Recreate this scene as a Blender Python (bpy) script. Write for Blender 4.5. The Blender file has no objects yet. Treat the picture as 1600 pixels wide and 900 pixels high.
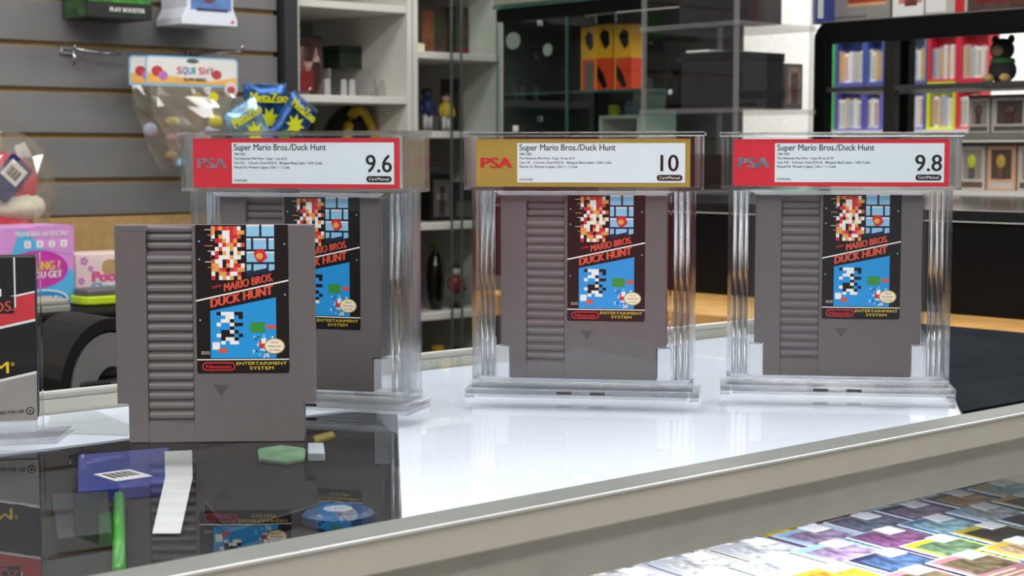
import bpy, bmesh, math, random
from mathutils import Vector, Matrix
random.seed(7)
SC = bpy.context.scene
COL = SC.collection
# ------------------------------------------------------------------ camera
CAM_H = 0.1771; FPX = 2590.0; PITCH = 0.0813
cam_d = bpy.data.cameras.new('camera'); cam = bpy.data.objects.new('camera', cam_d); COL.objects.link(cam)
cam_d.sensor_width = 36.0; cam_d.lens = 36.0 * FPX / 1600.0
cam_d.clip_start = 0.02; cam_d.clip_end = 60
cam.location = (0, 0, CAM_H); cam.rotation_euler = (math.pi / 2 - PITCH, 0, 0)
cam_d.dof.use_dof = True; cam_d.dof.focus_distance = 1.1; cam_d.dof.aperture_fstop = 20.0
SC.camera = cam
# ------------------------------------------------------------------ world, lamps, exposure
w = bpy.data.worlds.new('world'); SC.world = w; w.use_nodes = True
w.node_tree.nodes['Background'].inputs[0].default_value = (0.95, 0.97, 1.0, 1)
w.node_tree.nodes['Background'].inputs[1].default_value = 0.35
def ceiling_lamp(x, y, power, sx=1.2, sy=0.5):
    l = bpy.data.lights.new('ceiling_lamp', 'AREA'); l.shape = 'RECTANGLE'; l.size = sx; l.size_y = sy
    l.energy = power; l.color = (1.0, 0.985, 0.96)
    o = bpy.data.objects.new('ceiling_lamp', l); COL.objects.link(o); o.location = (x, y, 1.56)
    o.rotation_euler = (0, 0, 0.73)
for lx, ly, lp in [(-0.2, 0.1, 22), (-1.0, 1.4, 16), (0.7, 1.2, 16), (-0.1, 2.2, 7), (1.3, 2.6, 16), (0.9, 4.0, 20), (2.4, 3.6, 30), (1.0, 6.2, 50), (-1.2, -0.6, 34), (0.9, -0.7, 16)]:
    ceiling_lamp(lx, ly, lp)
vs = SC.view_settings
vs.view_transform = 'Standard'; vs.look = 'None'; vs.exposure = 0.0; vs.gamma = 1.0; vs.use_curve_mapping = False
SC.cycles.transparent_max_bounces = 40
SC.cycles.max_bounces = 14; SC.cycles.transmission_bounces = 12; SC.cycles.glossy_bounces = 6

# ------------------------------------------------------------------ frames: counter runs along U, its front faces V
A = 0.842
UX = Vector((math.sin(A), math.cos(A), 0)); VX = Vector((math.cos(A), -math.sin(A), 0))
YF = math.pi / 2 - A          # frame F: local x = U, local y = -V   (things along the back wall)
YS = -A                       # frame S: local x = V, local y = U    (things along the side row, facing -U)
FW = Vector((0, math.cos(PITCH), -math.sin(PITCH))); UP = Vector((0, math.sin(PITCH), math.cos(PITCH))); RT = Vector((1, 0, 0))
ORG = Vector((0, 0, CAM_H))
def sight(px, py): return FW + RT * ((px - 800) / FPX) - UP * ((py - 450) / FPX)
def on_z(px, py, z=0.0):
    d = sight(px, py); return ORG + d * ((z - CAM_H) / d.z)
def on_F(px, py, yl):         # -> (U, z) on the plane -V = yl
    d = sight(px, py); X = ORG + d * (-yl / d.dot(VX)); return X.dot(UX), X.z
def on_S(px, py, U):          # -> (V, z) on the plane U = const
    d = sight(px, py); X = ORG + d * (U / d.dot(UX)); return X.dot(VX), X.z
def wF(U, yl, z): return UX * U - VX * yl + Vector((0, 0, z))
def wS(V, U, z): return UX * U + VX * V + Vector((0, 0, z))

# ------------------------------------------------------------------ materials
def lin(c):
    def f(x):
        x /= 255.0
        return x / 12.92 if x <= 0.04045 else ((x + 0.055) / 1.055) ** 2.4
    return (f(c[0]), f(c[1]), f(c[2]), 1.0)
MATS = {}
def mat(name, rgb, rough=0.5, metal=0.0, vary=0.06, scale=40.0, bump=0.0, spec=0.5, emit=0.0, coat=0.0):
    if name in MATS: return MATS[name]
    m = bpy.data.materials.new(name); m.use_nodes = True; nt = m.node_tree; b = nt.nodes['Principled BSDF']
    c = lin(rgb)
    tc = nt.nodes.new('ShaderNodeTexCoord'); nz = nt.nodes.new('ShaderNodeTexNoise'); nz.inputs['Scale'].default_value = scale
    nz.inputs['Detail'].default_value = 3
    nt.links.new(tc.outputs['Object'], nz.inputs['Vector'])
    rp = nt.nodes.new('ShaderNodeValToRGB'); rp.color_ramp.elements[0].position = 0.3; rp.color_ramp.elements[1].position = 0.7
    lo = [max(0, v * (1 - vary)) for v in c[:3]] + [1]; hi = [min(1, v * (1 + vary)) for v in c[:3]] + [1]
    rp.color_ramp.elements[0].color = lo; rp.color_ramp.elements[1].color = hi
    nt.links.new(nz.outputs['Fac'], rp.inputs['Fac']); nt.links.new(rp.outputs['Color'], b.inputs['Base Color'])
    b.inputs['Roughness'].default_value = rough; b.inputs['Metallic'].default_value = metal
    b.inputs['Specular IOR Level'].default_value = spec; b.inputs['Coat Weight'].default_value = coat
    b.inputs['Coat Roughness'].default_value = 0.08
    if bump:
        bp = nt.nodes.new('ShaderNodeBump'); bp.inputs['Strength'].default_value = bump; bp.inputs['Distance'].default_value = 0.002
        nt.links.new(nz.outputs['Fac'], bp.inputs['Height']); nt.links.new(bp.outputs['Normal'], b.inputs['Normal'])
    if emit:
        b.inputs['Emission Color'].default_value = c; b.inputs['Emission Strength'].default_value = emit
    MATS[name] = m; return m
def clear(name, tint=(1, 1, 1), ior=1.45, rough=0.0, haze=0.0, hazecol=(1, 1, 1)):
    """thin clear plastic or glass: straight-through transmission plus a Fresnel gloss, with an optional milky share"""
    if name in MATS: return MATS[name]
    m = bpy.data.materials.new(name); m.use_nodes = True; nt = m.node_tree
    for n in list(nt.nodes):
        if n.type != 'OUTPUT_MATERIAL': nt.nodes.remove(n)
    out = [n for n in nt.nodes if n.type == 'OUTPUT_MATERIAL'][0]
    tr = nt.nodes.new('ShaderNodeBsdfTransparent'); tr.inputs[0].default_value = (*tint, 1)
    gl = nt.nodes.new('ShaderNodeBsdfGlossy'); gl.inputs['Roughness'].default_value = rough
    fr = nt.nodes.new('ShaderNodeFresnel'); fr.inputs[0].default_value = ior
    nz = nt.nodes.new('ShaderNodeTexNoise'); nz.inputs['Scale'].default_value = 25; 
    bp = nt.nodes.new('ShaderNodeBump'); bp.inputs['Strength'].default_value = 0.02; bp.inputs['Distance'].default_value = 0.001
    nt.links.new(nz.outputs['Fac'], bp.inputs['Height']); nt.links.new(bp.outputs['Normal'], gl.inputs['Normal'])
    mx = nt.nodes.new('ShaderNodeMixShader')
    ge = nt.nodes.new('ShaderNodeNewGeometry'); iv = nt.nodes.new('ShaderNodeMath'); iv.operation = 'SUBTRACT'; iv.inputs[0].default_value = 1.0
    nt.links.new(ge.outputs['Backfacing'], iv.inputs[1]); ml = nt.nodes.new('ShaderNodeMath'); ml.operation = 'MULTIPLY'
    nt.links.new(fr.outputs[0], ml.inputs[0]); nt.links.new(iv.outputs[0], ml.inputs[1]); nt.links.new(ml.outputs[0], mx.inputs[0])
    src = tr
    if haze:
        df = nt.nodes.new('ShaderNodeBsdfDiffuse'); df.inputs[0].default_value = (*hazecol, 1)
        mh = nt.nodes.new('ShaderNodeMixShader'); mh.inputs[0].default_value = haze
        nt.links.new(tr.outputs[0], mh.inputs[1]); nt.links.new(df.outputs[0], mh.inputs[2]); src = mh
    nt.links.new(src.outputs[0], mx.inputs[1]); nt.links.new(gl.outputs[0], mx.inputs[2])
    nt.links.new(mx.outputs[0], out.inputs['Surface'])
    MATS[name] = m; return m
def refract(name, tint=(1, 1, 1), ior=1.35, share=0.6):
    """thick clear acrylic that bends light, partly straight-through"""
    if name in MATS: return MATS[name]
    m = bpy.data.materials.new(name); m.use_nodes = True; nt = m.node_tree
    for n in list(nt.nodes):
        if n.type != 'OUTPUT_MATERIAL': nt.nodes.remove(n)
    out = [n for n in nt.nodes if n.type == 'OUTPUT_MATERIAL'][0]
    g = nt.nodes.new('ShaderNodeBsdfGlass'); g.inputs['IOR'].default_value = ior; g.inputs['Roughness'].default_value = 0.02
    g.inputs['Color'].default_value = (*tint, 1)
    tr = nt.nodes.new('ShaderNodeBsdfTransparent'); tr.inputs[0].default_value = (*tint, 1)
    mx = nt.nodes.new('ShaderNodeMixShader'); mx.inputs[0].default_value = share
    nz = nt.nodes.new('ShaderNodeTexNoise'); nz.inputs['Scale'].default_value = 60
    bp = nt.nodes.new('ShaderNodeBump'); bp.inputs['Strength'].default_value = 0.05; bp.inputs['Distance'].default_value = 0.001
    nt.links.new(nz.outputs['Fac'], bp.inputs['Height']); nt.links.new(bp.outputs['Normal'], g.inputs['Normal'])
    nt.links.new(tr.outputs[0], mx.inputs[1]); nt.links.new(g.outputs[0], mx.inputs[2]); nt.links.new(mx.outputs[0], out.inputs['Surface'])
    MATS[name] = m; return m
ACR = clear('clear_acrylic', (0.975, 0.98, 0.985), 1.52)
ACR_EDGE = refract('acrylic_edge', (0.95, 0.96, 0.97), 1.38, 0.55)
ACR_MILK = clear('acrylic_block', (0.96, 0.97, 0.98), 1.45, 0.05, 0.28, (0.95, 0.96, 1.0))
GLASS_TOP = clear('counter_glass', (0.98, 0.99, 1.0), 1.5)
GLASS = clear('cabinet_glass', (0.93, 0.965, 0.95), 1.45)
GLASS_EDGE = clear('green_glass_edge', (0.35, 0.62, 0.52), 1.5, 0.1, 0.25, (0.12, 0.3, 0.24))
FILM = clear('plastic_film', (0.94, 0.93, 0.90), 1.9, 0.10, 0.14, (0.62, 0.55, 0.44))
G_CART = mat('cartridge_grey', (98, 92, 92), 0.55, vary=0.03, scale=300, bump=0.05)
BLACK = mat('black_plastic', (17, 17, 18), 0.35, vary=0.1)
SATIN_BLACK = mat('satin_black', (6, 6, 7), 0.6, spec=0.15)
PRINT_BLACK = mat('print_black', (14, 11, 12), 0.35, vary=0.0)
WHITE = mat('print_white', (236, 236, 232), 0.45, vary=0.01)
RED = mat('print_red', (206, 40, 44), 0.4, vary=0.02)
ORANGE_RED = mat('print_orange_red', (214, 82, 62), 0.4, vary=0.02)
BLUE = mat('print_sky_blue', (28, 146, 214), 0.4, vary=0.03)
LBLUE = mat('print_pale_blue', (142, 196, 226), 0.4, vary=0.04)
NAVY = mat('print_navy', (16, 34, 62), 0.4)
TAN = mat('print_tan', (226, 160, 84), 0.4)
GREEN = mat('print_green', (52, 142, 56), 0.4)
YELLOW = mat('print_yellow', (232, 200, 60), 0.4)
CREAM = mat('print_cream', (236, 228, 200), 0.4)
GOLD = mat('print_gold', (164, 140, 62), 0.4, vary=0.05)
LABEL_WHITE = mat('label_paper', (222, 234, 238), 0.5, vary=0.01)
HOLO = mat('hologram_foil', (170, 130, 140), 0.3, 0.4, vary=0.3, scale=120)
ALU = mat('aluminium_rail', (216, 213, 198), 0.5, 0.15, vary=0.03, scale=15)
ALU_LIT = mat('bright_edge', (235, 235, 232), 0.25, 0.4, vary=0.02)  # paler metal, used for painted edge highlights and one pane edge
BEIGE = mat('beige_laminate', (170, 166, 150), 0.5, vary=0.05, scale=12)
WHITE_BOARD = mat('white_board', (236, 243, 253), 0.5, vary=0.01)
GREY_PAPER = mat('pale_grey_card', (205, 212, 216), 0.5, vary=0.02)
FELT = mat('black_felt', (22, 22, 23), 0.9, vary=0.2, scale=200, bump=0.2)
SLATE = mat('slate_mat', (22, 27, 33), 0.95, vary=0.35, scale=14, bump=0.1, spec=0.05)
SLAT = mat('slat_grey', (126, 126, 125), 0.55, vary=0.03, scale=20)
MDF = mat('raw_mdf', (196, 160, 104), 0.75, vary=0.1, scale=60)
WOOD = mat('wood_edge', (196, 150, 84), 0.5, vary=0.15, scale=30)
SHELF_W = mat('white_melamine', (222, 220, 212), 0.5, vary=0.02)
SHELF_BACK = mat('melamine_back', (138, 134, 120), 0.6, vary=0.03)
CHARCOAL = mat('charcoal_post', (44, 44, 48), 0.5)
CHROME = mat('chrome', (200, 200, 205), 0.12, 1.0)
SILVER = mat('silver_plastic', (150, 150, 152), 0.25, 0.6)

# ------------------------------------------------------------------ mesh builder
class MB:
    def __init__(s): s.v = []; s.f = []; s.m = []
    def add(s, vs, fs, m=0):
        n = len(s.v); s.v += [tuple(p) for p in vs]
        for f in fs: s.f.append([i + n for i in f]); s.m.append(m)
        return s
    def box(s, x0, x1, y0, y1, z0, z1, m=0):
        vs = [(x, y, z) for z in (z0, z1) for y in (y0, y1) for x in (x0, x1)]
        return s.add(vs, [(0, 2, 3, 1), (4, 5, 7, 6), (0, 1, 5, 4), (2, 6, 7, 3), (0, 4, 6, 2), (1, 3, 7, 5)], m)
    def prism(s, pts, y0, y1, m=0):          # outline in (x,z), counter-clockwise seen from the front (-y)
        n = len(pts)
        vs = [(x, y0, z) for x, z in pts] + [(x, y1, z) for x, z in pts]
        fs = [tuple(range(n)), tuple(range(2 * n - 1, n - 1, -1))] + [(i, i + n, (i + 1) % n + n, (i + 1) % n) for i in range(n)]
        return s.add(vs, fs, m)
    def slab(s, pts, z0, z1, m=0):           # outline in (x,y), counter-clockwise seen from above
        n = len(pts)
        vs = [(x, y, z0) for x, y in pts] + [(x, y, z1) for x, y in pts]
        fs = [tuple(range(n - 1, -1, -1)), tuple(range(n, 2 * n))] + [(i, (i + 1) % n, (i + 1) % n + n, i + n) for i in range(n)]
        return s.add(vs, fs, m)
    def lathe(s, prof, n=16, cx=0, cy=0, m=0):
        vs = []; fs = []
        for r, z in prof:
            for k in range(n):
                a = 2 * math.pi * k / n; vs.append((cx + r * math.cos(a), cy + r * math.sin(a), z))
        for i in range(len(prof) - 1):
            for k in range(n):
                fs.append((i * n + k, i * n + (k + 1) % n, (i + 1) * n + (k + 1) % n, (i + 1) * n + k))
        fs.append(tuple(range(n - 1, -1, -1))); fs.append(tuple((len(prof) - 1) * n + k for k in range(n)))
        return s.add(vs, fs, m)
    def tube(s, path, r, n=8, m=0):
        path = [Vector(p) for p in path]; vs = []; fs = []
        for i, p in enumerate(path):
            d = (path[min(i + 1, len(path) - 1)] - path[max(i - 1, 0)]).normalized()
            a = Vector((0, 0, 1)) if abs(d.z) < 0.9 else Vector((1, 0, 0))
            e1 = d.cross(a).normalized(); e2 = d.cross(e1)
            for k in range(n):
                t = 2 * math.pi * k / n; vs.append(p + e1 * (r * math.cos(t)) + e2 * (r * math.sin(t)))
        for i in range(len(path) - 1):
            for k in range(n):
                fs.append((i * n + k, i * n + (k + 1) % n, (i + 1) * n + (k + 1) % n, (i + 1) * n + k))
        fs.append(tuple(range(n - 1, -1, -1))); fs.append(tuple((len(path) - 1) * n + k for k in range(n)))
        return s.add(vs, fs, m)
    def ball(s, c, r, m=0, nu=14, nv=9, jit=0.0, rnd=None):
        rx, ry, rz = r if isinstance(r, tuple) else (r, r, r)
        prof = []; vs = []; fs = []
        for i in range(1, nv):
            t = math.pi * i / nv
            for k in range(nu):
                a = 2 * math.pi * k / nu; j = 1 + (rnd.uniform(-jit, jit) if rnd else 0)
                vs.append((c[0] + rx * j * math.sin(t) * math.cos(a), c[1] + ry * j * math.sin(t) * math.sin(a), c[2] - rz * j * math.cos(t)))
        b = len(vs); vs.append((c[0], c[1], c[2] - rz)); vs.append((c[0], c[1], c[2] + rz))
        for i in range(nv - 2):
            for k in range(nu):
                fs.append((i * nu + k, i * nu + (k + 1) % nu, (i + 1) * nu + (k + 1) % nu, (i + 1) * nu + k))
        for k in range(nu):
            fs.append((b, (k + 1) % nu, k)); o = (nv - 2) * nu; fs.append((b + 1, o + k, o + (k + 1) % nu))
        return s.add(vs, fs, m)
    def rect(s, x0, x1, z0, z1, y, m=0):     # thin flat print 0.08 mm proud, facing -y
        return s.box(x0, x1, y - 0.00008, y, z0, z1, m)
    def oval(s, cx, cz, rx, rz, y, m=0, n=24, th=0.00008):
        return s.prism([(cx + rx * math.cos(2 * math.pi * k / n), cz + rz * math.sin(2 * math.pi * k / n)) for k in range(n)], y - th, y, m)
    def pill(s, x0, x1, z0, z1, y, m=0, th=0.00008):
        return s.prism(rounded(x0, x1, z0, z1, (z1 - z0) * 0.48, 4), y - th, y, m)
    def text(s, t, x0, z0, h, y, m=0, width=None, bold=0.0, shear=0.0, align='L'):
        vs, fs, bw, bh = glyphs(t, 0.0)
        k = h / 0.7; sx = k if width is None else width / max(bw, 1e-6)
        ox = x0 if align == 'L' else (x0 - bw * sx / 2 if align == 'C' else x0 - bw * sx)
        for di, dx in enumerate((0.0,) if bold < 0.004 else (-bold, 0.0, bold) if bold < 0.03 else (-bold, -bold / 2, 0.0, bold / 2, bold)):
            s.add([(ox + (a + dx) * sx, y - 0.00003 * di, z0 + b * k + shear * (ox + a * sx - x0)) for a, b in vs], fs, m)
        return s
    def xf(s, M):
        s.v = [tuple(M @ Vector(p)) for p in s.v]; return s
    def build(s, name, mats, parent=None, bevel=0.0, smooth=False, seg=2, weld=False):
        me = bpy.data.meshes.new(name); me.from_pydata(s.v, [], s.f)
        if not isinstance(mats, (list, tuple)): mats = [mats]
        for x in mats: me.materials.append(x)
        me.polygons.foreach_set('material_index', s.m)
        if weld:
            bm = bmesh.new(); bm.from_mesh(me); bmesh.ops.remove_doubles(bm, verts=bm.verts, dist=1e-6)
            bmesh.ops.dissolve_limit(bm, angle_limit=0.01, verts=bm.verts, edges=bm.edges); bm.to_mesh(me); bm.free()
        if smooth: me.polygons.foreach_set('use_smooth', [True] * len(me.polygons))
        me.update()
        o = bpy.data.objects.new(name, me); COL.objects.link(o)
        if parent: o.parent = parent
        if bevel:
            b = o.modifiers.new('bevel', 'BEVEL'); b.width = bevel; b.segments = seg; b.limit_method = 'ANGLE'; b.angle_limit = 0.7
        return o
def each(mb, name, mats, parent):      # every flat print block a part of its own
    n = 0
    for i in range(0, len(mb.v), 8):
        q = MB(); q.v = mb.v[i:i + 8]; q.f = [[a - i for a in f] for f in mb.f[n:n + 6]]; q.m = [0] * 6
        q.build(name, mats[mb.m[n]], parent); n += 6
_G = {}
def glyphs(t, bold):
    k = (t, bold)
    if k not in _G:
        cu = bpy.data.curves.new('t', 'FONT'); cu.body = t; cu.resolution_u = 3; cu.offset = bold
        ob = bpy.data.objects.new('t', cu); me = ob.to_mesh()
        vs = [(v.co.x, v.co.y) for v in me.vertices]; fs = [tuple(p.vertices) for p in me.polygons]
        ob.to_mesh_clear(); bpy.data.objects.remove(ob); bpy.data.curves.remove(cu)
        x0 = min(v[0] for v in vs); vs = [(a - x0, b) for a, b in vs]
        _G[k] = (vs, fs, max(v[0] for v in vs), 0.7)
    return _G[k]
def rounded(x0, x1, z0, z1, r, n=3, corners=(1, 1, 1, 1)):   # bl, br, tr, tl
    pts = []
    for (cx, cz, a0, on, sx, sz) in ((x0 + r, z0 + r, math.pi, corners[0], x0, z0), (x1 - r, z0 + r, 1.5 * math.pi, corners[1], x1, z0),
                                     (x1 - r, z1 - r, 0, corners[2], x1, z1), (x0 + r, z1 - r, 0.5 * math.pi, corners[3], x0, z1)):
        if not on: pts.append((sx, sz)); continue
        for i in range(n + 1):
            a = a0 + 0.5 * math.pi * i / n; pts.append((cx + r * math.cos(a), cz + r * math.sin(a)))
    return pts
def thing(name, label, cat, loc=(0, 0, 0), yaw=0.0, group=None):
    o = bpy.data.objects.new(name, None); o.empty_display_size = 0.02; COL.objects.link(o)
    o.location = loc; o.rotation_euler = (0, 0, yaw); o['label'] = label; o['category'] = cat
    if group: o['group'] = group
    return o
def tag(o, label, cat, group=None, loc=None, yaw=None):
    o['label'] = label; o['category'] = cat
    if group: o['group'] = group
    if loc is not None: o.location = loc
    if yaw is not None: o.rotation_euler = (0, 0, yaw)
    return o
def structure(o, label, cat, yaw=None):
    o['kind'] = 'structure'; o['label'] = label; o['category'] = cat
    if yaw is not None: o.rotation_euler = (0, 0, yaw)
    return o
def share(src, name, parent, loc, rot=(0, 0, 0), scale=(1, 1, 1)):
    o = bpy.data.objects.new(name, src.data); COL.objects.link(o); o.parent = parent; o.location = loc; o.rotation_euler = rot; o.scale = scale
    for md in src.modifiers:
        if md.type == 'BEVEL':
            b = o.modifiers.new('bevel', 'BEVEL'); b.width = md.width; b.segments = md.segments; b.limit_method = 'ANGLE'; b.angle_limit = 0.7
    return o

# ================================================================== THE SETTING
structure(MB().box(-4.0, 6.0, -3.5, 9.0, -1.06, -1.0).build('floor', mat('grey_floor_tile', (120, 116, 110), 0.4, scale=5)), 'grey shop floor below the counters', 'floor')
structure(MB().box(-4.0, 6.0, -3.5, 9.0, 1.6, 1.66).build('ceiling', mat('ceiling_tile', (225, 225, 220), 0.8)), 'white shop ceiling above the frame', 'ceiling')
structure(MB().box(-0.6, 3.0, 2.97, 3.05, -1.0, 1.6).build('wall_back', mat('back_wall_paint', (176, 172, 164), 0.7)), 'pale grey wall behind the slat boards and shelves', 'wall', YF)
structure(MB().box(2.95, 5.7, 5.6, 5.7, -1.0, 1.6).build('wall_far', mat('far_wall_paint', (236, 234, 230), 0.7)), 'white wall at the far end of the shop', 'wall', YF)
structure(MB().box(5.7, 5.8, -1.0, 5.7, -1.0, 1.6).build('wall_right', mat('side_wall_paint', (232, 230, 226), 0.7)), 'white wall far behind the game racks', 'wall', YF)
SLAT_Y = 2.6
sw = bpy.data.objects.new('wall_slat', None); COL.objects.link(sw); sw.rotation_euler = (0, 0, YF)
structure(sw, 'grey slat wall with tan grooves behind the black desk', 'wall')
MB().box(0.55, 1.738, SLAT_Y + 0.012, SLAT_Y + 0.03, -1.0, 1.6).build('groove_board', MDF, sw)
MB().box(0.55, 1.738, SLAT_Y - 0.001, SLAT_Y + 0.012, -0.30, 0.068).build('bare_board', MDF, sw)
sl = None; zz = 0.071; k = 0
while zz < 1.5:
    top = (0.1255 + 0.0762 * k)
    if sl is None:
        MB().box(0.55, 1.738, SLAT_Y, SLAT_Y + 0.012, zz, top).build('slat', SLAT, sw, 0.0012)
    else:
        if k == 1: first = MB().box(0.55, 1.738, SLAT_Y, SLAT_Y + 0.012, 0, 0.0672).build('slat', SLAT, sw, 0.0012); first.location = (0, 0, zz)
        else: share(first, 'slat', sw, (0, 0, zz))
    sl = 1; zz = top + 0.009; k += 1
t = MB().box(1.742, 1.772, SLAT_Y - 0.02, SLAT_Y + 0.3, -1.0, 1.6).build('trim_1', CHARCOAL, None, 0.002)
structure(t, 'dark charcoal post between slat wall and white shelves', 'post', YF)

# ================================================================== DISPLAY COUNTER
U0, U1, YFR, YBK = -0.5, 1.45, 0.603, 1.130
ctr = thing('display_counter', 'long glass topped display counter with pale metal rails', 'counter', (0, 0, 0), YF)
MB().box(U0, U1, YFR + 0.024, YBK - 0.024, -0.006, 0.0).build('glass_top', GLASS_TOP, ctr)
MB().box(U0, U1, YFR, YFR + 0.024, -0.0175, 0.0).build('front_rail', ALU, ctr, 0.0012)
MB().box(U0, U1, YFR - 0.0006, YFR + 0.0016, -0.0015, 0.0007).build('rail_bright_edge', ALU_LIT, ctr, 0.0006)  # thin pale strip paints the highlight along the rail's front edge
MB().box(U0, U1, YBK - 0.024, YBK, -0.0175, 0.0).build('back_rail', ALU, ctr, 0.0012)
DIM_RAIL = mat('dim_rail_top', (112, 116, 112), 0.5, spec=0.3)  # rail tops coloured darker than their faces, offsetting the overhead light
MB().box(U0, U1, YFR + 0.002, YFR + 0.0238, 0.0001, 0.0006).build('dim_rail_top', DIM_RAIL, ctr); MB().box(U0, U1, YBK - 0.0238, YBK - 0.0065, 0.0001, 0.0006).build('dim_rail_top', DIM_RAIL, ctr)
MB().box(U0, U1, YBK - 0.006, YBK - 0.002, 0.0, 0.003).build('rail_bright_edge', ALU_LIT, ctr, 0.0006)
MB().box(U1 - 0.012, U1, YFR + 0.024, YBK - 0.024, -0.30, 0.0).build('end_panel', ALU, ctr)
MB().box(U0, U1, YFR + 0.005, YFR + 0.009, -0.30, -0.0175).build('front_glass', GLASS_TOP, ctr)
MB().box(U0, U1 - 0.012, YFR + 0.013, YFR + 0.019, -0.046, -0.018).build('header_panel', mat('header_laminate', (226, 224, 206), 0.5), ctr)
MB().box(U0, U1 - 0.012, YFR + 0.02, YBK - 0.014, -0.030, -0.0245).build('tray_floor', FELT, ctr)
MB().box(U0, U1, YBK - 0.012, YBK - 0.004, -0.40, -0.018).build('back_panel', BEIGE, ctr)
SHELF_Z = -0.15
MB().box(U0, U1 - 0.012, YFR + 0.012, YBK - 0.013, SHELF_Z - 0.01, SHELF_Z).build('card_shelf', WHITE_BOARD, ctr)
MB().box(U0, U1, YFR + 0.003, YBK - 0.003, -1.0, -0.30).build('base_cabinet', BEIGE, ctr, 0.003)
MB().tube([(0.45, YFR + 0.11, -0.051), (1.12, YFR + 0.11, -0.051)], 0.004, 10).build('wash_tube', mat('wash_tube_glow', (255, 255, 255), emit=12.0), ctr)  # added glowing tube, hidden behind the header, to whiten the cards
card_wash_d = bpy.data.lights.new('card_wash', 'AREA'); card_wash_d.shape = 'RECTANGLE'; card_wash_d.size = 0.6; card_wash_d.size_y = 0.05; card_wash_d.energy = 2.8; card_wash_d.color = (0.93, 0.96, 1.0)  # added unseen lamp that washes out the cards below
lo = bpy.data.objects.new('card_wash', card_wash_d); COL.objects.link(lo); lo.location = wF(0.86, 0.72, -0.060); lo.rotation_euler = (math.radians(18), 0, YF)

def inF(pt): return (pt.dot(UX), -pt.dot(VX))
ris = MB().slab([(0.4925, 0.632), (1.43, 0.632), (1.43, 1.103), (0.800, 1.103), (0.722, 0.932)], -0.0242, -0.009).build('display_riser', WHITE_BOARD)
tag(ris, 'large white board under the counter glass beneath the slabs', 'board', None, (0, 0, 0), YF)
ris2 = thing('display_riser', 'narrow white topped board under the glass along the back rail', 'board', (0, 0, 0), YF)
A2 = [(-0.45, 0.978), (0.738, 0.978), (0.792, 1.103), (-0.45, 1.103)]
MB().slab(A2, -0.0242, -0.0125).build('core', FELT, ris2); MB().slab(A2, -0.0124, -0.011).build('white_face', WHITE_BOARD, ris2)
pp = [inF(on_z(x, y, -0.0105)) for x, y in ((70, 676), (200, 680), (203, 664), (150, 642), (78, 650))]
tag(MB().slab(pp, -0.011, -0.0103).build('card_sheet', GREY_PAPER), 'pale grey card sheet under the glass beside the game box', 'paper', None, (0, 0, 0), YF)
mt = MB().slab([(0.972, 0.6285), (1.445, 0.6285), (1.445, 1.00), (1.43, 0.975)], 0.0002, 0.0022).build('counter_mat', SLATE)
tag(mt, 'dark slate mat on the counter beside the rightmost slab', 'mat', None, (0, 0, 0), YF)

# trading cards on the lower shelf, overlapping rows
CARD_W, CARD_H = 0.061, 0.086
card_cols = [((84, 120, 156), (160, 190, 214)), ((104, 84, 124), (150, 130, 160)), ((200, 170, 60), (80, 70, 50)), ((150, 190, 215), (90, 130, 170)),
             ((60, 70, 90), (110, 120, 140)), ((220, 225, 235), (190, 200, 225)), ((130, 90, 96), (190, 160, 120)), ((40, 60, 80), (90, 110, 120))]
back0 = MB().box(-CARD_W / 2 - 0.002, CARD_W / 2 + 0.002, 0, CARD_H, 0, 0.0012)
st_m = mat('price_sticker', (248, 248, 250), 0.5, vary=0.0)
sleeve = mat('card_sleeve', (200, 206, 218), 0.25, vary=0.02)
def card(U, yl, z, name_cols, label, art, tilt):
    c = thing('trading_card', label, 'trading card', wF(U, yl, z), YF + random.uniform(-0.03, 0.03), 'trading cards in overlapping rows under the counter')
    c.rotation_euler[0] = tilt
    # local: x = U, y towards the back; the card's top edge lies at the back
    MB().box(-CARD_W / 2 - 0.002, CARD_W / 2 + 0.002, -CARD_H, 0, 0, 0.001).build('sleeve', sleeve, c)
    edge, a1, a2 = name_cols
    b = MB().box(-CARD_W / 2, CARD_W / 2, -CARD_H + 0.002, -0.002, 0.001, 0.0013).build('card_face', mat('card_%d_%d_%d' % edge, edge, 0.3), c)
    MB().box(-CARD_W / 2 + 0.004, CARD_W / 2 - 0.004, -CARD_H * 0.52, -0.010, 0.0013, 0.0015).build('art_panel', mat('cardart_%d_%d_%d_%d' % (*a1, a2[0]), a1, 0.3, vary=0.7, scale=90), b)
    tb = MB(); rr = random.Random(int(U * 1000 + yl * 777))
    for i in range(4): tb.box(-CARD_W / 2 + 0.006, CARD_W / 2 - rr.uniform(0.006, 0.028), -CARD_H * (0.6 + 0.08 * i) - 0.0012, -CARD_H * (0.6 + 0.08 * i) + 0.0012, 0.0013, 0.0014)
    tb.build('text_lines', mat('cardtext_%d_%d_%d' % a2, a2, 0.4), b)
    MB().box(CARD_W / 2 - 0.026, CARD_W / 2 - 0.004, -0.018, 0.000, 0.0016, 0.0020).build('price_sticker', st_m, c)
    return c
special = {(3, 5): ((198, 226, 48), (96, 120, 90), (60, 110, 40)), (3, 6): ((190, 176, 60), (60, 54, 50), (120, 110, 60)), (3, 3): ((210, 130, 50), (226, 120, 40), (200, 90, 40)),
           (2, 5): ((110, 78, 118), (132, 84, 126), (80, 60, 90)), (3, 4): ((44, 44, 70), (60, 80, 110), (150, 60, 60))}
words = {(3, 5): 'lime green bordered trading card with grey art', (3, 6): 'olive bordered dark trading card beside the lime green card',
         (3, 3): 'fiery orange trading card under the counter', (2, 5): 'violet trading card behind the lime green card', (3, 4): 'dark navy trading card between the orange and lime green cards'}
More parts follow.
